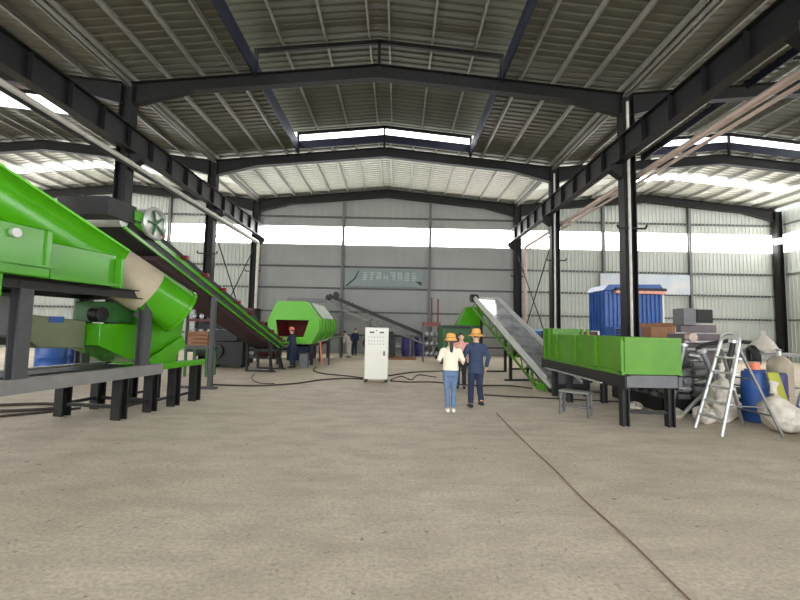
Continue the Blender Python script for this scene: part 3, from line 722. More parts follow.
    for s in (-1, 1):
        j = J[s]; q.loft([(j['hip'] + Vector((0, 0, .03)), .095, .11), (j['hip'].lerp(j['knee'], .5), .09, .092), (j['knee'], .072*slim, .075*slim), (j['knee'].lerp(j['ank'], .4), .068*slim, .072*slim), (j['ank'] + (j['knee']-j['ank'])*.03, .062*slim, .066*slim)], 14)
    o = rounded(q.build('trousers', trousers, t), .012 if near else .02, 4)
    if near: wrinkle(o, .014)
    for s in (-1, 1):
        f = J[s]['ank']; m = MB()
        m.loft([(f + Vector((0, .075, -.045)), .038, .038), (f + Vector((0, .0, -.035)), .046, .052), (f + Vector((0, -.08, -.05)), .05, .038), (f + Vector((s*.01, -.17, -.06)), .036, .024)], 12)
        m.build('shoe', shoes, t)
    # hair and face
    hr = MB(); hr.ball(HP((0, .022, .042)), (.087, .092, .105), 16, 10); 
    if tail:
        hr.loft([(HP((0, .09, .0)), .05, .04), (HP((0, .125, -.12)), .045, .03), (HP((0, .12, -.26)), .035, .02), (HP((0, .12, -.36)), .012, .01)], 10)
    hr.build('hair', 'hair', t)
    for s in (-1, 1):
        ey = MB().ball(HP((s*.030, -.074, .018)), (.012, .008, .007), 8, 6).build('eye', 'white', t); MB().ball(HP((s*.030, -.081, .018)), (.005, .003, .006), 6, 5).build('iris', 'hair', ey)
        MB().bar(HP((s*.016, -.082, .038)), HP((s*.046, -.074, .037)), .006).build('eyebrow', 'hair', t)
    MB().bar(HP((-.02, -.08, -.052)), HP((.02, -.08, -.052)), .006, .008).build('mouth', 'pink', t)
    if hat:
        m, kind = hat; h = MB(); base = HP((0, .01, .055))
        if kind == 'brim':
            prof = [(.185, -.045), (.182, -.032), (.115, .0), (.102, .03), (.098, .09), (.075, .125), (.0, .135)]
        elif kind == 'bucket':
            prof = [(.150, -.055), (.146, -.045), (.118, -.005), (.108, .05), (.095, .095), (.06, .115), (.0, .12)]
        else:
            prof = [(.118, -.012), (.112, .0), (.106, .05), (.085, .095), (.045, .118), (.0, .124)]
        h.lathe(base, prof, 28); ob = h.build('hat', m, t); sl = ob.modifiers.new('thick', 'SOLIDIFY'); sl.thickness = .006
        if kind != 'helmet':
            z = base.z + .012; MB().ring((base.x, base.y, z), (0, 0, 1), .112, .007, 28, 6).build('hat_band', 'card', ob)
    return t
person('person in cream sweater, pale jeans and orange bucket hat, seen from behind', (1.13, 8.45, 0), PI, 1.57, 'cream', 'jeans', 'white',
    legs_={-1: ((-.075, -.02, .49), (-.065, .03, .09)), 1: ((.075, .0, .49), (.06, .02, .09))},
    arms={-1: ((-.28, .0, 1.16), (-.30, -.20, 1.10)), 1: ((.27, .02, 1.16), (.22, -.18, 1.14))}, hem=.93, hat=('straw', 'bucket'), tail=True, slim=.84)
person('person in navy jacket and wide brimmed straw hat walking away', (1.75, 8.9, 0), PI + .12, 1.66, 'navy_c', 'navy_t', 'black',
    legs_={-1: ((-.10, -.06, .49), (-.05, .24, .19)), 1: ((.09, -.08, .49), (.10, -.05, .09))},
    arms={-1: ((-.27, .06, 1.14), (-.25, -.04, .90)), 1: ((.29, .0, 1.16), (.24, -.18, 1.10))}, hem=.78, hat=('straw', 'brim'))
person('person in pink shirt and dark trousers facing the two hatted visitors', (1.88, 11.8, 0), -.15, 1.58, 'pink', 'dark_c', 'black',
    arms={-1: ((-.27, .0, 1.14), (-.12, -.22, 1.12)), 1: ((.29, .0, 1.15), (.22, -.20, 1.05))}, short=True)
person('worker in dark blue overalls and pale red helmet at the green drum mouth', (-4.30, 16.65, 0), -PI/2 - .3, 1.62, 'navy_t', 'navy_t', 'black', near=False,
    arms={-1: ((-.24, -.12, 1.22), (-.18, -.38, 1.28)), 1: ((.24, -.10, 1.18), (.20, -.36, 1.18))}, lean=.12, hat=('orange', 'helmet'))
person('person in pale clothes stooping by the back wall', (-2.72, 22.75, 0), -.9, 1.55, 'pale_c', 'pale_c', 'black', near=False, lean=.5,
    arms={-1: ((-.24, -.10, 1.16), (-.18, -.26, .98)), 1: ((.24, -.10, 1.16), (.20, -.26, .98))})
person('person in dark navy clothes standing beside the stooping one in pale clothes', (-2.6, 24.5, 0), .6, 1.62, 'navy_t', 'navy_t', 'black', near=False, lean=.15)
# ------------------------------------------------------------------ blue container and things on the right
bc = thing('blue_container', 'big blue ribbed metal container with a pinkish rail under its roof behind the right column', 'container', (10.05, 17.0, 0))
MB().b2((-1.22, .02, .5), (1.22, 1.4, 3.5)).build('body', 'blue', bc, .02)
for i in range(14):
    x = -1.17 + i*.18; MB().b2((x-.045, -.03, .55), (x+.045, .02, 3.42)).build('wall_rib', 'blue', bc)
for i in range(5):
    y = .16 + i*.27; MB().b2((-1.27, y-.06, .55), (-1.22, y+.06, 3.42)).build('wall_rib', 'blue', bc)
rf = MB(); rf.prism([(-1.3, 3.5), (-1.1, 3.74), (1.1, 3.78), (1.3, 3.52)], 1, -.12, 1.5); rf.build('roof', 'blue', bc)
MB().b2((-.85, -.24, 3.48), (1.3, -.12, 3.60)).build('curtain_rail', 'black', bc)
MB().b2((-.85, -.24, 3.36), (1.25, -.04, 3.48)).build('rail_strip', 'pink', bc)
MB().b2((1.22, -.06, 1.5), (1.29, .02, 3.4)).build('corner_strip', 'white', bc)
for x in (-1.1, 1.1):
    for y in (.2, 1.2): MB().b2((x-.1, y-.1, 0), (x+.1, y+.1, .5)).build('foot', 'black', bc)
vt = thing('ventilation_unit', 'low blue framed cabinet under the blue container next to the right column', 'cabinet', (9.15, 15.9, 0))
MB().b2((-.55, 0, .1), (.55, .6, 1.95)).build('body', 'blue', vt, .02)
MB().b2((-.45, -.02, .9), (.45, 0, 1.85)).build('grille', 'navy_t', vt)
for i in range(8): MB().b2((-.44, -.04, .95+i*.11), (.44, -.02, 1.0+i*.11)).build('grille_slat', 'blue', vt)
for x in (-.45, .45): MB().b2((x-.05, .1, 0), (x+.05, .5, .1)).build('foot', 'black', vt)
cx_ = thing('cardboard_box', 'brown cardboard box on a stand right of the right column', 'box', (9.05, 13.9, 1.5))
MB().b2((-.42, -.3, 0), (.42, .3, .42)).build('carton', 'card', cx_, .01)
for s in (-1, 1):
    MB().add([(-.42, s*.3, .42), (.42, s*.3, .42), (.42, s*.42, .56), (-.42, s*.42, .56)], [(0, 1, 2, 3)]).build('flap', 'card', cx_)
tb = thing('work_table', 'steel work table under the cardboard box', 'table', (9.05, 13.9, 0))
MB().b2((-.9, -.45, 1.44), (.9, .45, 1.5)).build('top', 'grey', tb)
for x in (-.8, .8):
    for y in (-.38, .38): MB().bar((x, y, 0), (x, y, 1.44), .07, .07, up=(1, 0, 0)).build('leg', 'black', tb)
mt = thing('metal_trolley', 'dark red metal trolley behind the green hopper', 'trolley', (5.95, 13.9, 0))
MB().b2((-.75, -.35, .75), (.75, .35, 1.45)).build('tub', 'maroon', mt, .02)
for x0, x1, y0, y1 in ((-.8, .8, -.4, -.35), (-.8, .8, .35, .4), (-.8, -.75, -.4, .4), (.75, .8, -.4, .4)): MB().b2((x0, y0, 1.40), (x1, y1, 1.72)).build('rim', 'maroon', mt)
for x in (-.6, .6):
    for y in (-.3, .3):
        MB().bar((x, y, .12), (x, y, .75), .06, .06, up=(1, 0, 0)).build('leg', 'black', mt); MB().cyl((x-.03, y, .1), (x+.03, y, .1), .1, n=14).build('wheel', 'rubber', mt)
MB().b2((.82, -.38, 1.35), (.88, .1, 1.75)).build('white_tag', 'white', mt)
bs = thing('blue_crate', 'small blue crate beside the shiny conveyor belt', 'crate', (5.55, 15.6, 0))
MB().b2((-.45, -.3, .9), (.45, .3, 1.75)).build('bin', 'blue', bs, .02); MB().b2((-.48, -.33, 1.70), (.48, .33, 1.76)).build('rim', 'blue_l', bs)
for x in (-.4, .4):
    for y in (-.25, .25): MB().b2((x-.04, y-.04, 0), (x+.04, y+.04, .9)).build('leg', 'black', bs)

# machine with monitor behind the scrap heap
mm = thing('test_machine', 'mauve machine carrying a grey box and a black screen behind the scrap heap', 'machine', (8.45, 11.3, 0))
MB().b2((-.5, -.3, .1), (.45, .5, 1.72)).build('body', 'mauve', mm, .02)
MB().b2((-.52, -.25, 1.95), (-.17, .2, 2.42)).build('grey_box', 'grey', mm, .01)
sn = MB().b2((-.13, -.2, 2.02), (.34, -.12, 2.40)).build('screen', 'black', mm, .01); MB().b2((-.10, -.21, 2.05), (.31, -.2, 2.37)).build('screen_glass', 'rubber', sn)
MB().b2((-.5, -.1, 1.75), (.5, .1, 1.97)).build('bracket', 'mauve', mm)
for z in (1.3, 1.5): MB().cyl((-.6, -.38, z), (.75, -.38, z), .04, n=10).build('roller', 'light_steel', mm)
MB().cyl((-.45, -.32, 1.62), (-.45, -.5, 1.62), .12, n=16).build('hand_wheel', 'pipe_brown', mm)
for x in (-.45, .55): MB().b2((x-.08, -.25, 0), (x+.08, .45, .1)).build('foot', 'black', mm)

# heap of steel parts: each piece its own object
G = 'steel parts heaped beside the green hopper'
kinds = []
ms = MB().cyl((-.16, 0, 0), (.16, 0, 0), .075, n=12).mesh('pipe'); kinds.append(('steel_pipe_offcut', ms, 'light_steel', 'short bright steel pipe', 'pipe'))
r_ = MB(); r_.ring((0, 0, 0), (.3, 0, 1), .11, .04, 16, 6); kinds.append(('steel_ring', r_.mesh('ring'), 'light_steel', 'bright steel ring', 'ring'))
g = MB(); g.cyl((0, 0, -.05), (0, 0, .05), .15, n=18); g.cyl((0, 0, -.08), (0, 0, .08), .07, n=12); kinds.append(('flange', g.mesh('flange'), 'grey', 'grey round flange', 'flange'))
a_ = MB(); a_.prof((-.16, 0, 0), (.16, 0, 0), [(-.08, -.08), (.08, -.08), (.08, -.05), (-.05, -.05), (-.05, .08), (-.08, .08)]); kinds.append(('angle_iron', a_.mesh('angle'), 'grey', 'grey piece of angle iron', 'angle iron'))
rl = MB(); rl.cyl((-.13, 0, 0), (.13, 0, 0), .085, n=14); rl.cyl((-.17, 0, 0), (.17, 0, 0), .03, n=8); kinds.append(('idler_roller', rl.mesh('roller'), 'grey_l', 'grey idler roller', 'roller'))
bx = MB(); bx.b2((-.14, -.09, -.085), (.14, .09, .085)); bx.cyl((0, -.13, 0), (0, .13, 0), .075, n=12); kinds.append(('bearing_housing', bx.mesh('bearing'), 'scrap', 'oily bearing housing', 'bearing'))
for k_ in kinds: k_[1].materials.append(M[k_[2]])
rnd = random.Random(5); lay = ['bottom', 'second', 'third', 'fourth', 'fifth', 'sixth', 'seventh', 'topmost']
for L in range(8):
    for ix in range(5):
        for iy in range(5):
            x, y = 6.74 + (ix-2)*.36, 9.75 + (iy-2)*.38
            if L > 8.6 - 1.5*abs(ix-2)**1.15 - 1.0*abs(iy-2.3): continue
            nm, me, m, lab, cat = rnd.choice(kinds)
            ob = bpy.data.objects.new(nm, me); col.objects.link(ob); ob.location = (x + rnd.uniform(-.01, .01), y + rnd.uniform(-.015, .015), .12 + L*.182)
            ob.rotation_euler = (rnd.uniform(-.12, .12), rnd.uniform(-.06, .06), rnd.choice((0, PI/2, PI)) + rnd.uniform(-.15, .15))
            tag(ob, '%s in scrap heap, %s layer, %s row, %s from the left' % (lab, lay[L], ['front', 'second', 'third', 'fourth', 'back'][iy], ['first', 'second', 'third', 'fourth', 'fifth'][ix]), cat, G)
cr = thing('steel_crate', 'low dark steel crate that holds the scrap heap', 'crate', (6.74, 9.75, 0))
for x0, x1, y0, y1 in ((-.98, .98, -1.03, -.98), (-.98, .98, .98, 1.03), (-.98, -.93, -1.03, 1.03), (.93, .98, -1.03, 1.03)): MB().b2((x0, y0, 0), (x1, y1, .3)).build('side', 'black', cr)
MB().b2((-.93, -.98, .0), (.93, .98, .03)).build('base', 'black', cr)
for i, (p0, p1, r, m, lab) in enumerate((((-.9, -1.12, 0), (-.55, -1.12, 1.50), .045, 'scrap', 'long dark steel pipe leaning on the scrap crate towards the hopper'), ((-.15, -1.46, 0), (.25, -1.44, 1.60), .05, 'black', 'long black pipe leaning to the right in front of the scrap heap'),
        ((-.7, -1.22, 0), (.75, -1.22, 1.42), .04, 'light_steel', 'long bright pipe slanting across the front of the scrap heap'), ((.2, -1.34, 0), (-.35, -1.34, 1.38), .05, 'scrap', 'long oily pipe slanting to the left before the scrap heap'))):
    q = thing('long_pipe', lab, 'pipe', (6.74+p0[0], 9.75+p0[1], 0)); d_ = Vector(p1)-Vector(p0); MB().cyl((0, 0, .02), d_, r, n=12).build('tube', m, q); MB().cyl(d_*.96, d_*1.0, r*1.6, n=14).build('collar', 'light_steel', q)

# sacks
CR = bpy.data.textures.new('crumple', 'CLOUDS'); CR.noise_scale = .24; CR.noise_depth = 2
def sack(label, loc, size, rz=0.0, seed=1, m='sack', tilt=0.0, neck=True):
    t = thing('woven_sack', label, 'sack', loc, rz, None); rn = random.Random(seed); b = MB()
    n, k = 20, 12; vs = []
    for j in range(k+1):
        tt = j/k; r = (math.sin(PI*min(1, tt*1.02+.10))**.45) if tt < .96 else .2
        for i in range(n):
            a = 2*PI*i/n; w_ = 1 + .10*math.sin(3*a+seed) + .06*math.sin(7*a+4*tt*6+seed)
            vs.append((size[0]*.5*r*w_*math.cos(a) + tilt*tt*size[2], size[1]*.5*r*w_*math.sin(a), size[2]*tt + rn.uniform(-.012, .012)*(0 < j < k)))
    b.add(vs, [(j*n+i, j*n+(i+1) % n, (j+1)*n+(i+1) % n, (j+1)*n+i) for j in range(k) for i in range(n)] + [tuple(reversed(range(n))), tuple(range(k*n, (k+1)*n))])
    ob = b.build('bag', m, t); sb = ob.modifiers.new('sub', 'SUBSURF'); sb.levels = sb.render_levels = 2; dp = ob.modifiers.new('crumple', 'DISPLACE'); dp.texture = CR; dp.strength = .16; dp.texture_coords = 'GLOBAL'
    if neck: 
        c = MB().loft([((tilt*size[2], 0, size[2]*.93), .07, .06), ((tilt*size[2]+.03, .02, size[2]+.06), .05, .04), ((tilt*size[2]+.06, .03, size[2]+.16), .10, .06)], 10); c.build('tied_neck', m, t)
    return t
sack('bulging white woven sack behind the stepladder front', (6.47, 8.0, 0), (.6, .46, .95), .3, 2)
sack('slack white woven sack leaning beside the blue barrel', (5.95, 7.78, 0), (.42, .34, .4), 1.1, 5, neck=False)
sack('white sack slumped under the stepladder rear legs', (6.98, 7.25, 0), (.72, .5, .72), .2, 8, tilt=-.35)
sack('flat pale sack lying at the right edge', (7.02, 6.5, 0), (.8, .5, .26), 0, 11, neck=False)
sack('flattened sack on the floor beside the hopper leg', (5.72, 8.3, 0), (.55, .4, .16), .5, 14, neck=False)
sack('flattened sack on the floor beside the scrap crate', (5.46, 9.3, 0), (.5, .42, .12), 1.5, 17, neck=False)
bb = thing('blue_barrel', 'blue plastic barrel standing behind the stepladder', 'barrel', (7.22, 8.1, 0))
MB().lathe((0, 0, 0), [(.2, 0), (.22, .03), (.235, .3), (.245, .33), (.235, .36), (.235, .65), (.245, .68), (.235, .71), (.22, .96), (.2, 1.0), (0, 1.0)], 24).build('shell', 'blue', bb)
MB().lathe((0, 0, 1.0), [(.17, 0), (.17, .03), (0, .03)], 20).build('lid', 'navy_b', bb)
og = thing('paint_can', 'small orange can standing on the blue barrel', 'can', (7.13, 8.0, 1.03)); MB().lathe((0, 0, 0), [(.09, 0), (.09, .14), (.085, .15), (0, .15)], 16).build('tin', 'orange', og); MB().ring((0, 0, .15), (0, 0, 1), .085, .008, 16, 6).build('rim', 'light_steel', og)
yb = thing('yellow_board', 'yellow green board leaning behind the stepladder', 'board', (7.32, 7.5, 0)); MB().add([(-.1, 0, .0), (.12, 0, .0), (.05, .25, 1.0), (-.17, .25, 1.0), (-.1, .03, .0), (.12, .03, .0), (.05, .28, 1.0), (-.17, .28, 1.0)], [(0, 1, 2, 3), (7, 6, 5, 4), (0, 4, 5, 1), (2, 6, 7, 3), (1, 5, 6, 2), (0, 3, 7, 4)]).build('plank', 'yellow', yb); MB().b2((-.1, .01, .0), (.12, .05, .05)).build('foot_batten', 'grey_l', yb)
nb = thing('violet_drum', 'dark blue drum between the blue barrel and the gas cylinder', 'drum', (7.75, 8.3, 0)); MB().lathe((0, 0, 0), [(.22, 0), (.24, .03), (.24, .9), (.22, .95), (0, .95)], 20).build('shell', 'navy_b', nb); MB().ring((0, 0, .5), (0, 0, 1), .24, .015, 20, 6).build('hoop', 'navy_b', nb)
gc = thing('gas_cylinder', 'tall beige gas cylinder at the right edge', 'cylinder', (8.3, 8.7, 0))
MB().lathe((0, 0, 0), [(.20, 0), (.22, .04), (.22, 1.05), (.20, 1.15), (.12, 1.25), (.06, 1.28), (0, 1.28)], 22).build('tank', 'beige', gc); MB().cyl((0, 0, 1.28), (0, 0, 1.42), .04, n=10).build('valve', 'light_steel', gc); MB().ring((0, 0, 1.40), (0, 0, 1), .07, .012, 14, 6).build('valve_wheel', 'grey', gc)
ps = thing('plastic_bag', 'crumpled white plastic bag on shelf behind the gas cylinder', 'bag', (8.6, 9.4, 1.34)); ob = MB().lathe((0, 0, 0), [(.26, 0), (.28, .06), (.2, .2), (.08, .34), (.03, .4)], 20).build('bag', 'sack', ps); dp = ob.modifiers.new('crumple', 'DISPLACE'); dp.texture = CR; dp.strength = .12; MB().loft([((0, 0, .36), .03, .03), ((.03, 0, .46), .06, .03)], 8).build('neck', 'sack', ps)
sh = thing('tool_bench', 'grey steel bench under the plastic bag at the right edge', 'bench', (8.7, 9.5, 0)); MB().b2((-.7, -.35, 1.24), (.7, .35, 1.30)).build('top', 'grey_l', sh)
for x in (-.6, .6):
    for y in (-.3, .3): MB().bar((x, y, 0), (x, y, 1.24), .05, .05, up=(1, 0, 0)).build('leg', 'grey', sh)
MB().b2((-.6, -.3, .5), (.6, .3, .53)).build('shelf', 'grey', sh)
hs = thing('bent_hose', 'black bent hose arching over the clutter at the right edge', 'hose', (8.75, 10.2, 0))
MB().tube([(-1.1, 0, 1.35), (-.9, 0, 1.45), (-.3, 0, 1.56), (.3, 0, 1.52), (.8, 0, 1.30), (1.1, 0, .95), (1.25, 0, .0)], .05, 10).build('hose', 'rubber', hs); MB().bar((-1.1, 0, 0), (-1.1, 0, 1.34), .06, .06, up=(1, 0, 0)).build('stand', 'grey', hs)
ty = thing('rubber_tyre', 'dark rubber tyre propped behind the stepladder hoop', 'tyre', (7.33, 8.24, 1.03)); MB().ring((0, 0, .245), (.9, -.4, .1), .17, .07, 26, 10).build('tread', 'rubber', ty); MB().cyl((-.03, .02, .245), (.03, -.02, .245), .08, n=16).build('hub', 'grey', ty)
tl = thing('trestle_ladder', 'grey steel trestle leaning at the right edge beside the gas cylinder', 'ladder', (8.15, 7.9, 0))
for y in (-.22, .22): MB().bar((-.15, y, 0), (.25, y, 1.35), .05, .05).build('rail', 'light_steel', tl); MB().bar((.65, y, 0), (.25, y, 1.35), .04, .04).build('rear_rail', 'light_steel', tl)
for i in range(4): z = .3+i*.28; MB().bar((-.15+.4*z/1.35, -.22, z), (-.15+.4*z/1.35, .22, z), .04).build('rung', 'light_steel', tl)

# ------------------------------------------------------------------ dark machine below the right conveyor head
dm = thing('shredder', 'dark green machine with light green hood below the right conveyor head', 'machine', (3.0, 18.6, 0))
MB().b2((-.95, -.4, .7), (.85, 1.3, 1.9)).build('body', 'green_d', dm, .02)
hd_ = MB(); hd_.add([(-.25, -.45, 1.9), (1.0, -.45, 1.9), (.8, -.3, 2.75), (.15, -.3, 2.75), (-.25, .9, 1.9), (1.0, .9, 1.9), (.8, .6, 2.75), (.15, .6, 2.75)], [(0, 1, 2, 3), (7, 6, 5, 4), (0, 4, 5, 1), (1, 5, 6, 2), (2, 6, 7, 3), (3, 7, 4, 0)]); hd_.build('hood', 'green', dm, .01)
MB().b2((-1.0, -.5, 1.75), (.3, -.4, 1.85)).build('lip', 'black', dm)
MB().cyl((-.5, -.45, 1.25), (-.5, -.55, 1.25), .3, n=20).build('flywheel', 'black', dm)
for x in (-.8, .0, .7):
    for y in (-.3, 1.2): MB().bar((x, y, 0), (x, y, .7), .13, .13, up=(1, 0, 0)).build('leg', 'black', dm)
MB().b2((-.9, -.35, .05), (.8, -.15, .2)).build('skid', 'black', dm)
for i, (x, h) in enumerate(((2.1, 2.95), (2.5, 2.85))):
    q = thing('red_pole', 'thin red pole standing by the back wall, %s of the two' % ('left' if i == 0 else 'right'), 'pole', (x, 24.8, 0)); MB().cyl((0, 0, 0), (0, 0, h+.7), .04, n=8).build('shaft', 'red', q); MB().cyl((0, 0, 0), (0, 0, .04), .18, n=14).build('base', 'black', q)
# red topped rack
rk = thing('parts_rack', 'narrow grey rack with red top holding dark rollers behind the woman', 'rack', (1.78, 21.0, 0))
MB().b2((-.45, -.3, 1.85), (.45, .3, 2.05)).build('top', 'red', rk)
for x in (-.42, .42):
    for y in (-.26, .26): MB().bar((x, y, 0), (x, y, 1.85), .06, .06, up=(1, 0, 0)).build('post', 'grey', rk)
for z in (.3, .8, 1.3): MB().b2((-.42, -.28, z), (.42, .28, z+.04)).build('shelf', 'grey', rk)
for z in (.34, .84, 1.34):
    for i in range(3):
        q = thing('dark_roller', 'dark steel roller on the %s shelf of the red topped rack, %s' % ({.34: 'bottom', .84: 'middle', 1.34: 'top'}[z], ['left', 'middle', 'right'][i]), 'roller', (1.53+.25*i, 21.0, z+.11), 0, 'rollers on the red topped rack'); MB().cyl((0, -.25, 0), (0, .25, 0), .10, n=14).build('tube', 'scrap', q); MB().cyl((0, -.29, 0), (0, .29, 0), .03, n=8).build('shaft', 'light_steel', q)
rk['label'] = 'grey rack with red top and dark rollers, near the slim conveyor foot'
# clutter along the back wall
def drum(label, loc, m, r=.29, h=.88):
    t = thing('storage_drum', label, 'drum', loc); MB().lathe((0, 0, 0), [(r*.95, 0), (r, .02), (r, h*.33), (r*1.04, h*.35), (r, h*.37), (r, h*.64), (r*1.04, h*.66), (r, h*.68), (r, h-.02), (r*.95, h), (0, h)], 20).build('shell', m, t)
    MB().ring((0, 0, h), (0, 0, 1), r*.96, .015, 20, 6).build('rim', m, t); return t
drum('violet blue drum at the back wall, left of the pair', (.62, 24.85, 0), 'navy_b', .34, 1.15)
drum('violet blue drum at the back wall, right of the pair', (1.42, 24.95, 0), 'navy_b', .34, 1.15)
drum('blue drum seen under the left machine frame', (-9.9, 11.6, 0), 'blue', .36, 1.05)
drum('second blue drum under the left machine frame, deeper in the hall', (-10.0, 12.7, 0), 'blue', .36, 1.05)
drum('pale grey drum right of the blue drums on the left', (-9.3, 12.3, 0), 'grey_l', .36, 1.0)
def gearbox(name, label, loc, m, w_, d_, h_, cat='machine'):
    t = thing(name, label, cat, loc); MB().b2((-w_/2, -d_/2, .12), (w_/2, d_/2, h_*.7)).build('casing', m, t, .02); MB().b2((-w_*.35, -d_*.35, h_*.7), (w_*.3, d_*.35, h_)).build('upper_casing', m, t, .02)
    MB().cyl((-w_*.2, -d_/2-.12, h_*.45), (-w_*.2, -d_/2, h_*.45), h_*.2, n=18).build('pulley', 'black', t); MB().cyl((w_/2, 0, h_*.4), (w_/2+.35, 0, h_*.4), h_*.14, n=14).build('shaft', 'scrap', t)
    for x in (-w_*.4, w_*.4): MB().b2((x-.08, -d_/2, 0), (x+.08, d_/2, .12)).build('foot', 'black', t)
    return t
gearbox('gear_unit', 'dark green gear unit behind the white cabinet', (-1.55, 24.7, 0), 'green_d', .9, .9, 1.75)
gearbox('gear_unit', 'black gear unit at the back wall right of the white cabinet', (-.42, 24.75, 0), 'black', .6, .8, 1.5)
gearbox('pump_unit', 'black pump unit by the back wall right of the red topped rack', (2.5, 23.5, 0), 'black', .5, .7, .9)
pa = thing('pallet', 'low wooden pallet at the foot of the back wall', 'pallet', (-.2, 22.2, 0))
for i in range(6): MB().b2((-1.2+i*.42, -.4, .1), (-.85+i*.42, .4, .13)).build('plank', 'card', pa)
for y in (-.35, 0, .35): MB().b2((-1.2, y-.05, 0), (1.25, y+.05, .1)).build('bearer', 'card', pa)
# dark stacked machinery on the left behind the conveyor
rl_ = thing('roller_rack', 'dark steel rack of rollers under the long green conveyor', 'rack', (-8.2, 19.0, 0))
for x in (-1.52, 1.52):
    for y in (-.4, .4): MB().bar((x, y, 0), (x, y, 2.5), .1, .1, up=(1, 0, 0)).build('post', 'black', rl_)
for z in (.5, 1.2, 1.9, 2.45):
    for y in (-.4, .4): MB().bar((-1.55, y, z), (1.55, y, z), .08, .12).build('shelf_beam', 'maroon' if z > 1.5 else 'black', rl_)
    MB().b2((-1.5, -.4, z+.04), (1.5, .4, z+.07)).build('shelf', 'black', rl_)
MB().b2((-1.55, .42, .2), (1.55, .45, 2.5)).build('back_panel', 'black', rl_)
for z, n_ in ((1.27, 8), (1.97, 8), (.57, 6)):
    for i in range(n_):
        q = thing('idler_roller', 'dark idler roller on the %s shelf of the dark rack, %s from the left' % ({1.27: 'middle', 1.97: 'upper', .57: 'lower'}[z], ['first', 'second', 'third', 'fourth', 'fifth', 'sixth', 'seventh', 'eighth'][i]), 'roller', (-9.5+i*(2.6/(n_-1)) + (.0 if n_ == 8 else .0), 19.0, z+.12), 0, 'rollers on the dark rack'); MB().cyl((0, -.30, 0), (0, .30, 0), .12, n=14).build('tube', 'scrap', q); MB().cyl((0, -.36, 0), (0, .36, 0), .035, n=8).build('shaft', 'light_steel', q)
gearbox('press_machine', 'black press machine under the middle of the long conveyor', (-6.9, 16.6, 0), 'black', 1.5, 1.0, 1.5)
gearbox('press_machine', 'dark press machine left of the roller rack', (-11.6, 18.6, 0), 'black', 2.0, 1.2, 2.2)
gearbox('press_machine', 'dark maroon press machine right of the roller rack', (-6.75, 21.5, 0), 'maroon', .8, 1.0, 1.9)
wc = thing('wooden_crate', 'wooden crate on a green stand left of the conveyor post', 'crate', (-6.6, 13.6, .98)); 
for z in (0, .13, .26, .39): MB().b2((-.33, -.28, z), (.33, .28, z+.11)).build('slat', 'card', wc)
gs = thing('green_stand', 'small green stand under the wooden crate', 'stand', (-6.6, 13.6, 0)); MB().b2((-.4, -.35, .9), (.4, .35, .98)).build('top', 'green_d', gs)
for x in (-.35, .35):
    for y in (-.3, .3): MB().bar((x, y, 0), (x, y, .9), .07, .07, up=(1, 0, 0)).build('leg', 'green_d', gs)
pk = thing('grey_bin', 'dark grey bin on the floor beside the worker', 'bin', (-3.85, 16.75, 0)); MB().b2((-.16, -.16, 0), (.16, .16, .62)).build('tub', 'grey', pk, .01); MB().b2((-.18, -.18, .58), (.18, .18, .64)).build('rim', 'black', pk)

# ------------------------------------------------------------------ banners on the back wall
bn = thing('banner', 'grey teal wall banner with a row of pale characters on the back wall', 'banner', (-.95, YB-.30, 4.38))
MB().b2((-2.55, 0, 0), (2.55, .02, 1.14)).build('cloth', 'banner', bn)
rn = random.Random(3); lt = MB()
for i in range(8):                         # illegible brush characters, as strokes
    x0 = -1.45 + i*.46
    for z in (.42, .58, .74, .90):
        if rn.random() < .8: lt.b2((x0+rn.uniform(0, .08), -.008, z), (x0+rn.uniform(.26, .36), 0, z+.06))
    for x in (.06, .18, .29):
        if rn.random() < .75: lt.b2((x0+x, -.008, .38+rn.uniform(0, .15)), (x0+x+.055, 0, .78+rn.uniform(0, .2)))
lt.build('lettering', 'letter', bn)
mk = MB(); mk.add([(-2.53, -.006, .02), (-2.38, -.006, .02), (-1.85, -.006, .48), (-1.95, -.006, .52)], [(0, 1, 2, 3)]); mk.add([(-1.95, -.006, .52), (-1.85, -.006, .48), (-1.62, -.006, 1.02), (-1.70, -.006, 1.02)], [(0, 1, 2, 3)])
mk.add([(2.05, -.006, .38), (2.5, -.006, .38), (2.45, -.006, .08)], [(0, 1, 2)]); mk.build('brush_mark', 'ink', bn)
for x in (-2.45, 2.45): MB().cyl((x, .01, 1.12), (x, .2, 1.3), .012, n=6).build('tie', 'grey', bn)
pb = thing('printed_sheet', 'pale blue printed sheet hung on the back wall behind the blue container', 'poster', (16.2, YB-.30, 4.25)); MB().b2((-2.95, 0, 0), (2.95, .02, 1.30)).build('sheet', 'poster', pb)
for x in (-2.85, 2.85): MB().cyl((x, .01, 1.28), (x, .2, 1.45), .012, n=6).build('tie', 'grey', pb)
bt = thing('blue_notice', 'small grey blue board low on the back wall beside the green drum', 'board', (-6.1, YB-.28, 3.3)); MB().b2((-1.1, 0, 0), (1.6, .03, .22)).build('board', 'grey', bt); MB().b2((-1.1, -.01, .05), (1.6, 0, .17)).build('stripe', 'grey_l', bt)

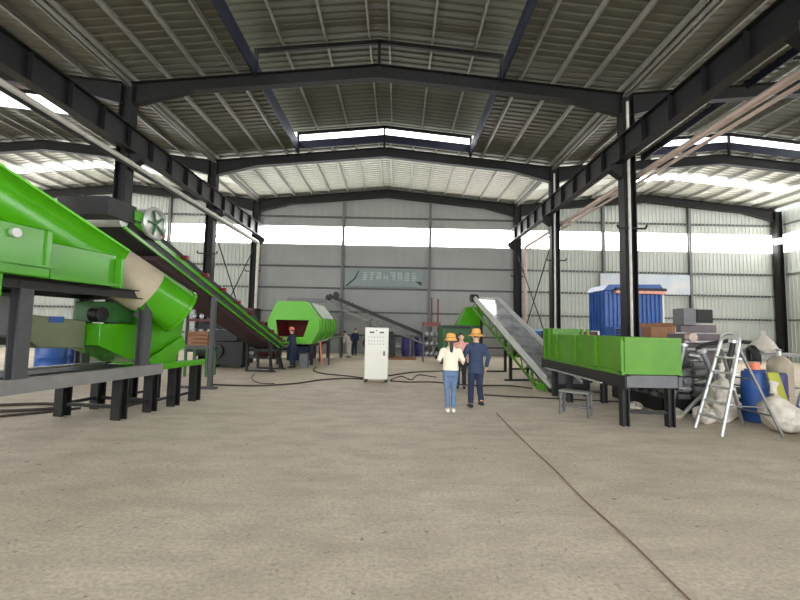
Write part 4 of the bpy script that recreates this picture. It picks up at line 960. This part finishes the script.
# ------------------------------------------------------------------ cables on the floor
def cable(label, pts, r=.016, m='cable'):
    P_ = [Vector((x, y, r)) for x, y in pts]; out = []
    for i in range(len(P_)-1):
        a, b, c, d = P_[max(i-1, 0)], P_[i], P_[i+1], P_[min(i+2, len(P_)-1)]
        for q in range(8):
            t = q/8; out.append(.5*((2*b) + (c-a)*t + (2*a-5*b+4*c-d)*t*t + (3*b-3*c+d-a)*t**3))
    out.append(P_[-1]); o = MB().tube(out, r, 6).build('power_cable', m); return tag(o, label, 'cable')
cable('thin red brown cable running straight from the visitors towards the camera', [(2.08, 8.4), (2.03, 7.2), (1.99, 6.0), (1.98, 5.0), (1.94, 4.2), (1.95, 3.4), (1.92, 2.7), (1.9, 1.6)], .007, 'cable_r')
cable('dark cable snaking from the left machine to the white cabinet', [(-5.2, 11.5), (-4.4, 11.4), (-3.75, 11.5), (-3.0, 12.0), (-2.4, 12.9), (-1.7, 13.4), (-1.1, 13.3)], .024)
cable('second dark cable curving to the white cabinet from the drum screen', [(-3.4, 17.0), (-3.2, 15.6), (-2.6, 14.6), (-1.9, 14.2), (-1.1, 13.6)], .022)
cable('thin cable trailing on the floor below the long conveyor', [(-5.0, 14.2), (-4.75, 13.3), (-4.4, 12.5), (-4.0, 12.0), (-3.6, 12.0)], .014)
cable('cable from the white cabinet towards the visitors', [(-.2, 13.0), (.4, 12.8), (1.2, 12.9), (2.2, 12.3), (3.4, 12.4), (4.0, 11.9)], .022)
cable('cable crossing the floor behind the white cabinet', [(-1.0, 13.6), (-.2, 14.5), (.6, 15.6), (1.6, 16.2), (2.8, 16.6)], .024)
cable('tangled cable to the right of the white cabinet', [(-.2, 13.2), (.15, 14.3), (.5, 13.4), (.8, 14.8), (1.4, 14.2)], .02)
cable('dark hose on the floor at the left edge', [(-8.6, 7.9), (-7.9, 8.2), (-7.2, 8.4), (-6.75, 8.25), (-6.7, 7.95), (-7.2, 7.7), (-8.2, 7.4)], .03)
cable('lower dark hose on the floor at the left edge', [(-7.5, 6.9), (-7.0, 7.3), (-6.5, 7.75), (-6.25, 8.1)], .022)
cable('cable trailing from the right conveyor past the hopper stand', [(2.3, 10.6), (3.0, 10.4), (3.7, 10.3), (4.6, 10.1), (5.6, 9.9)], .02)
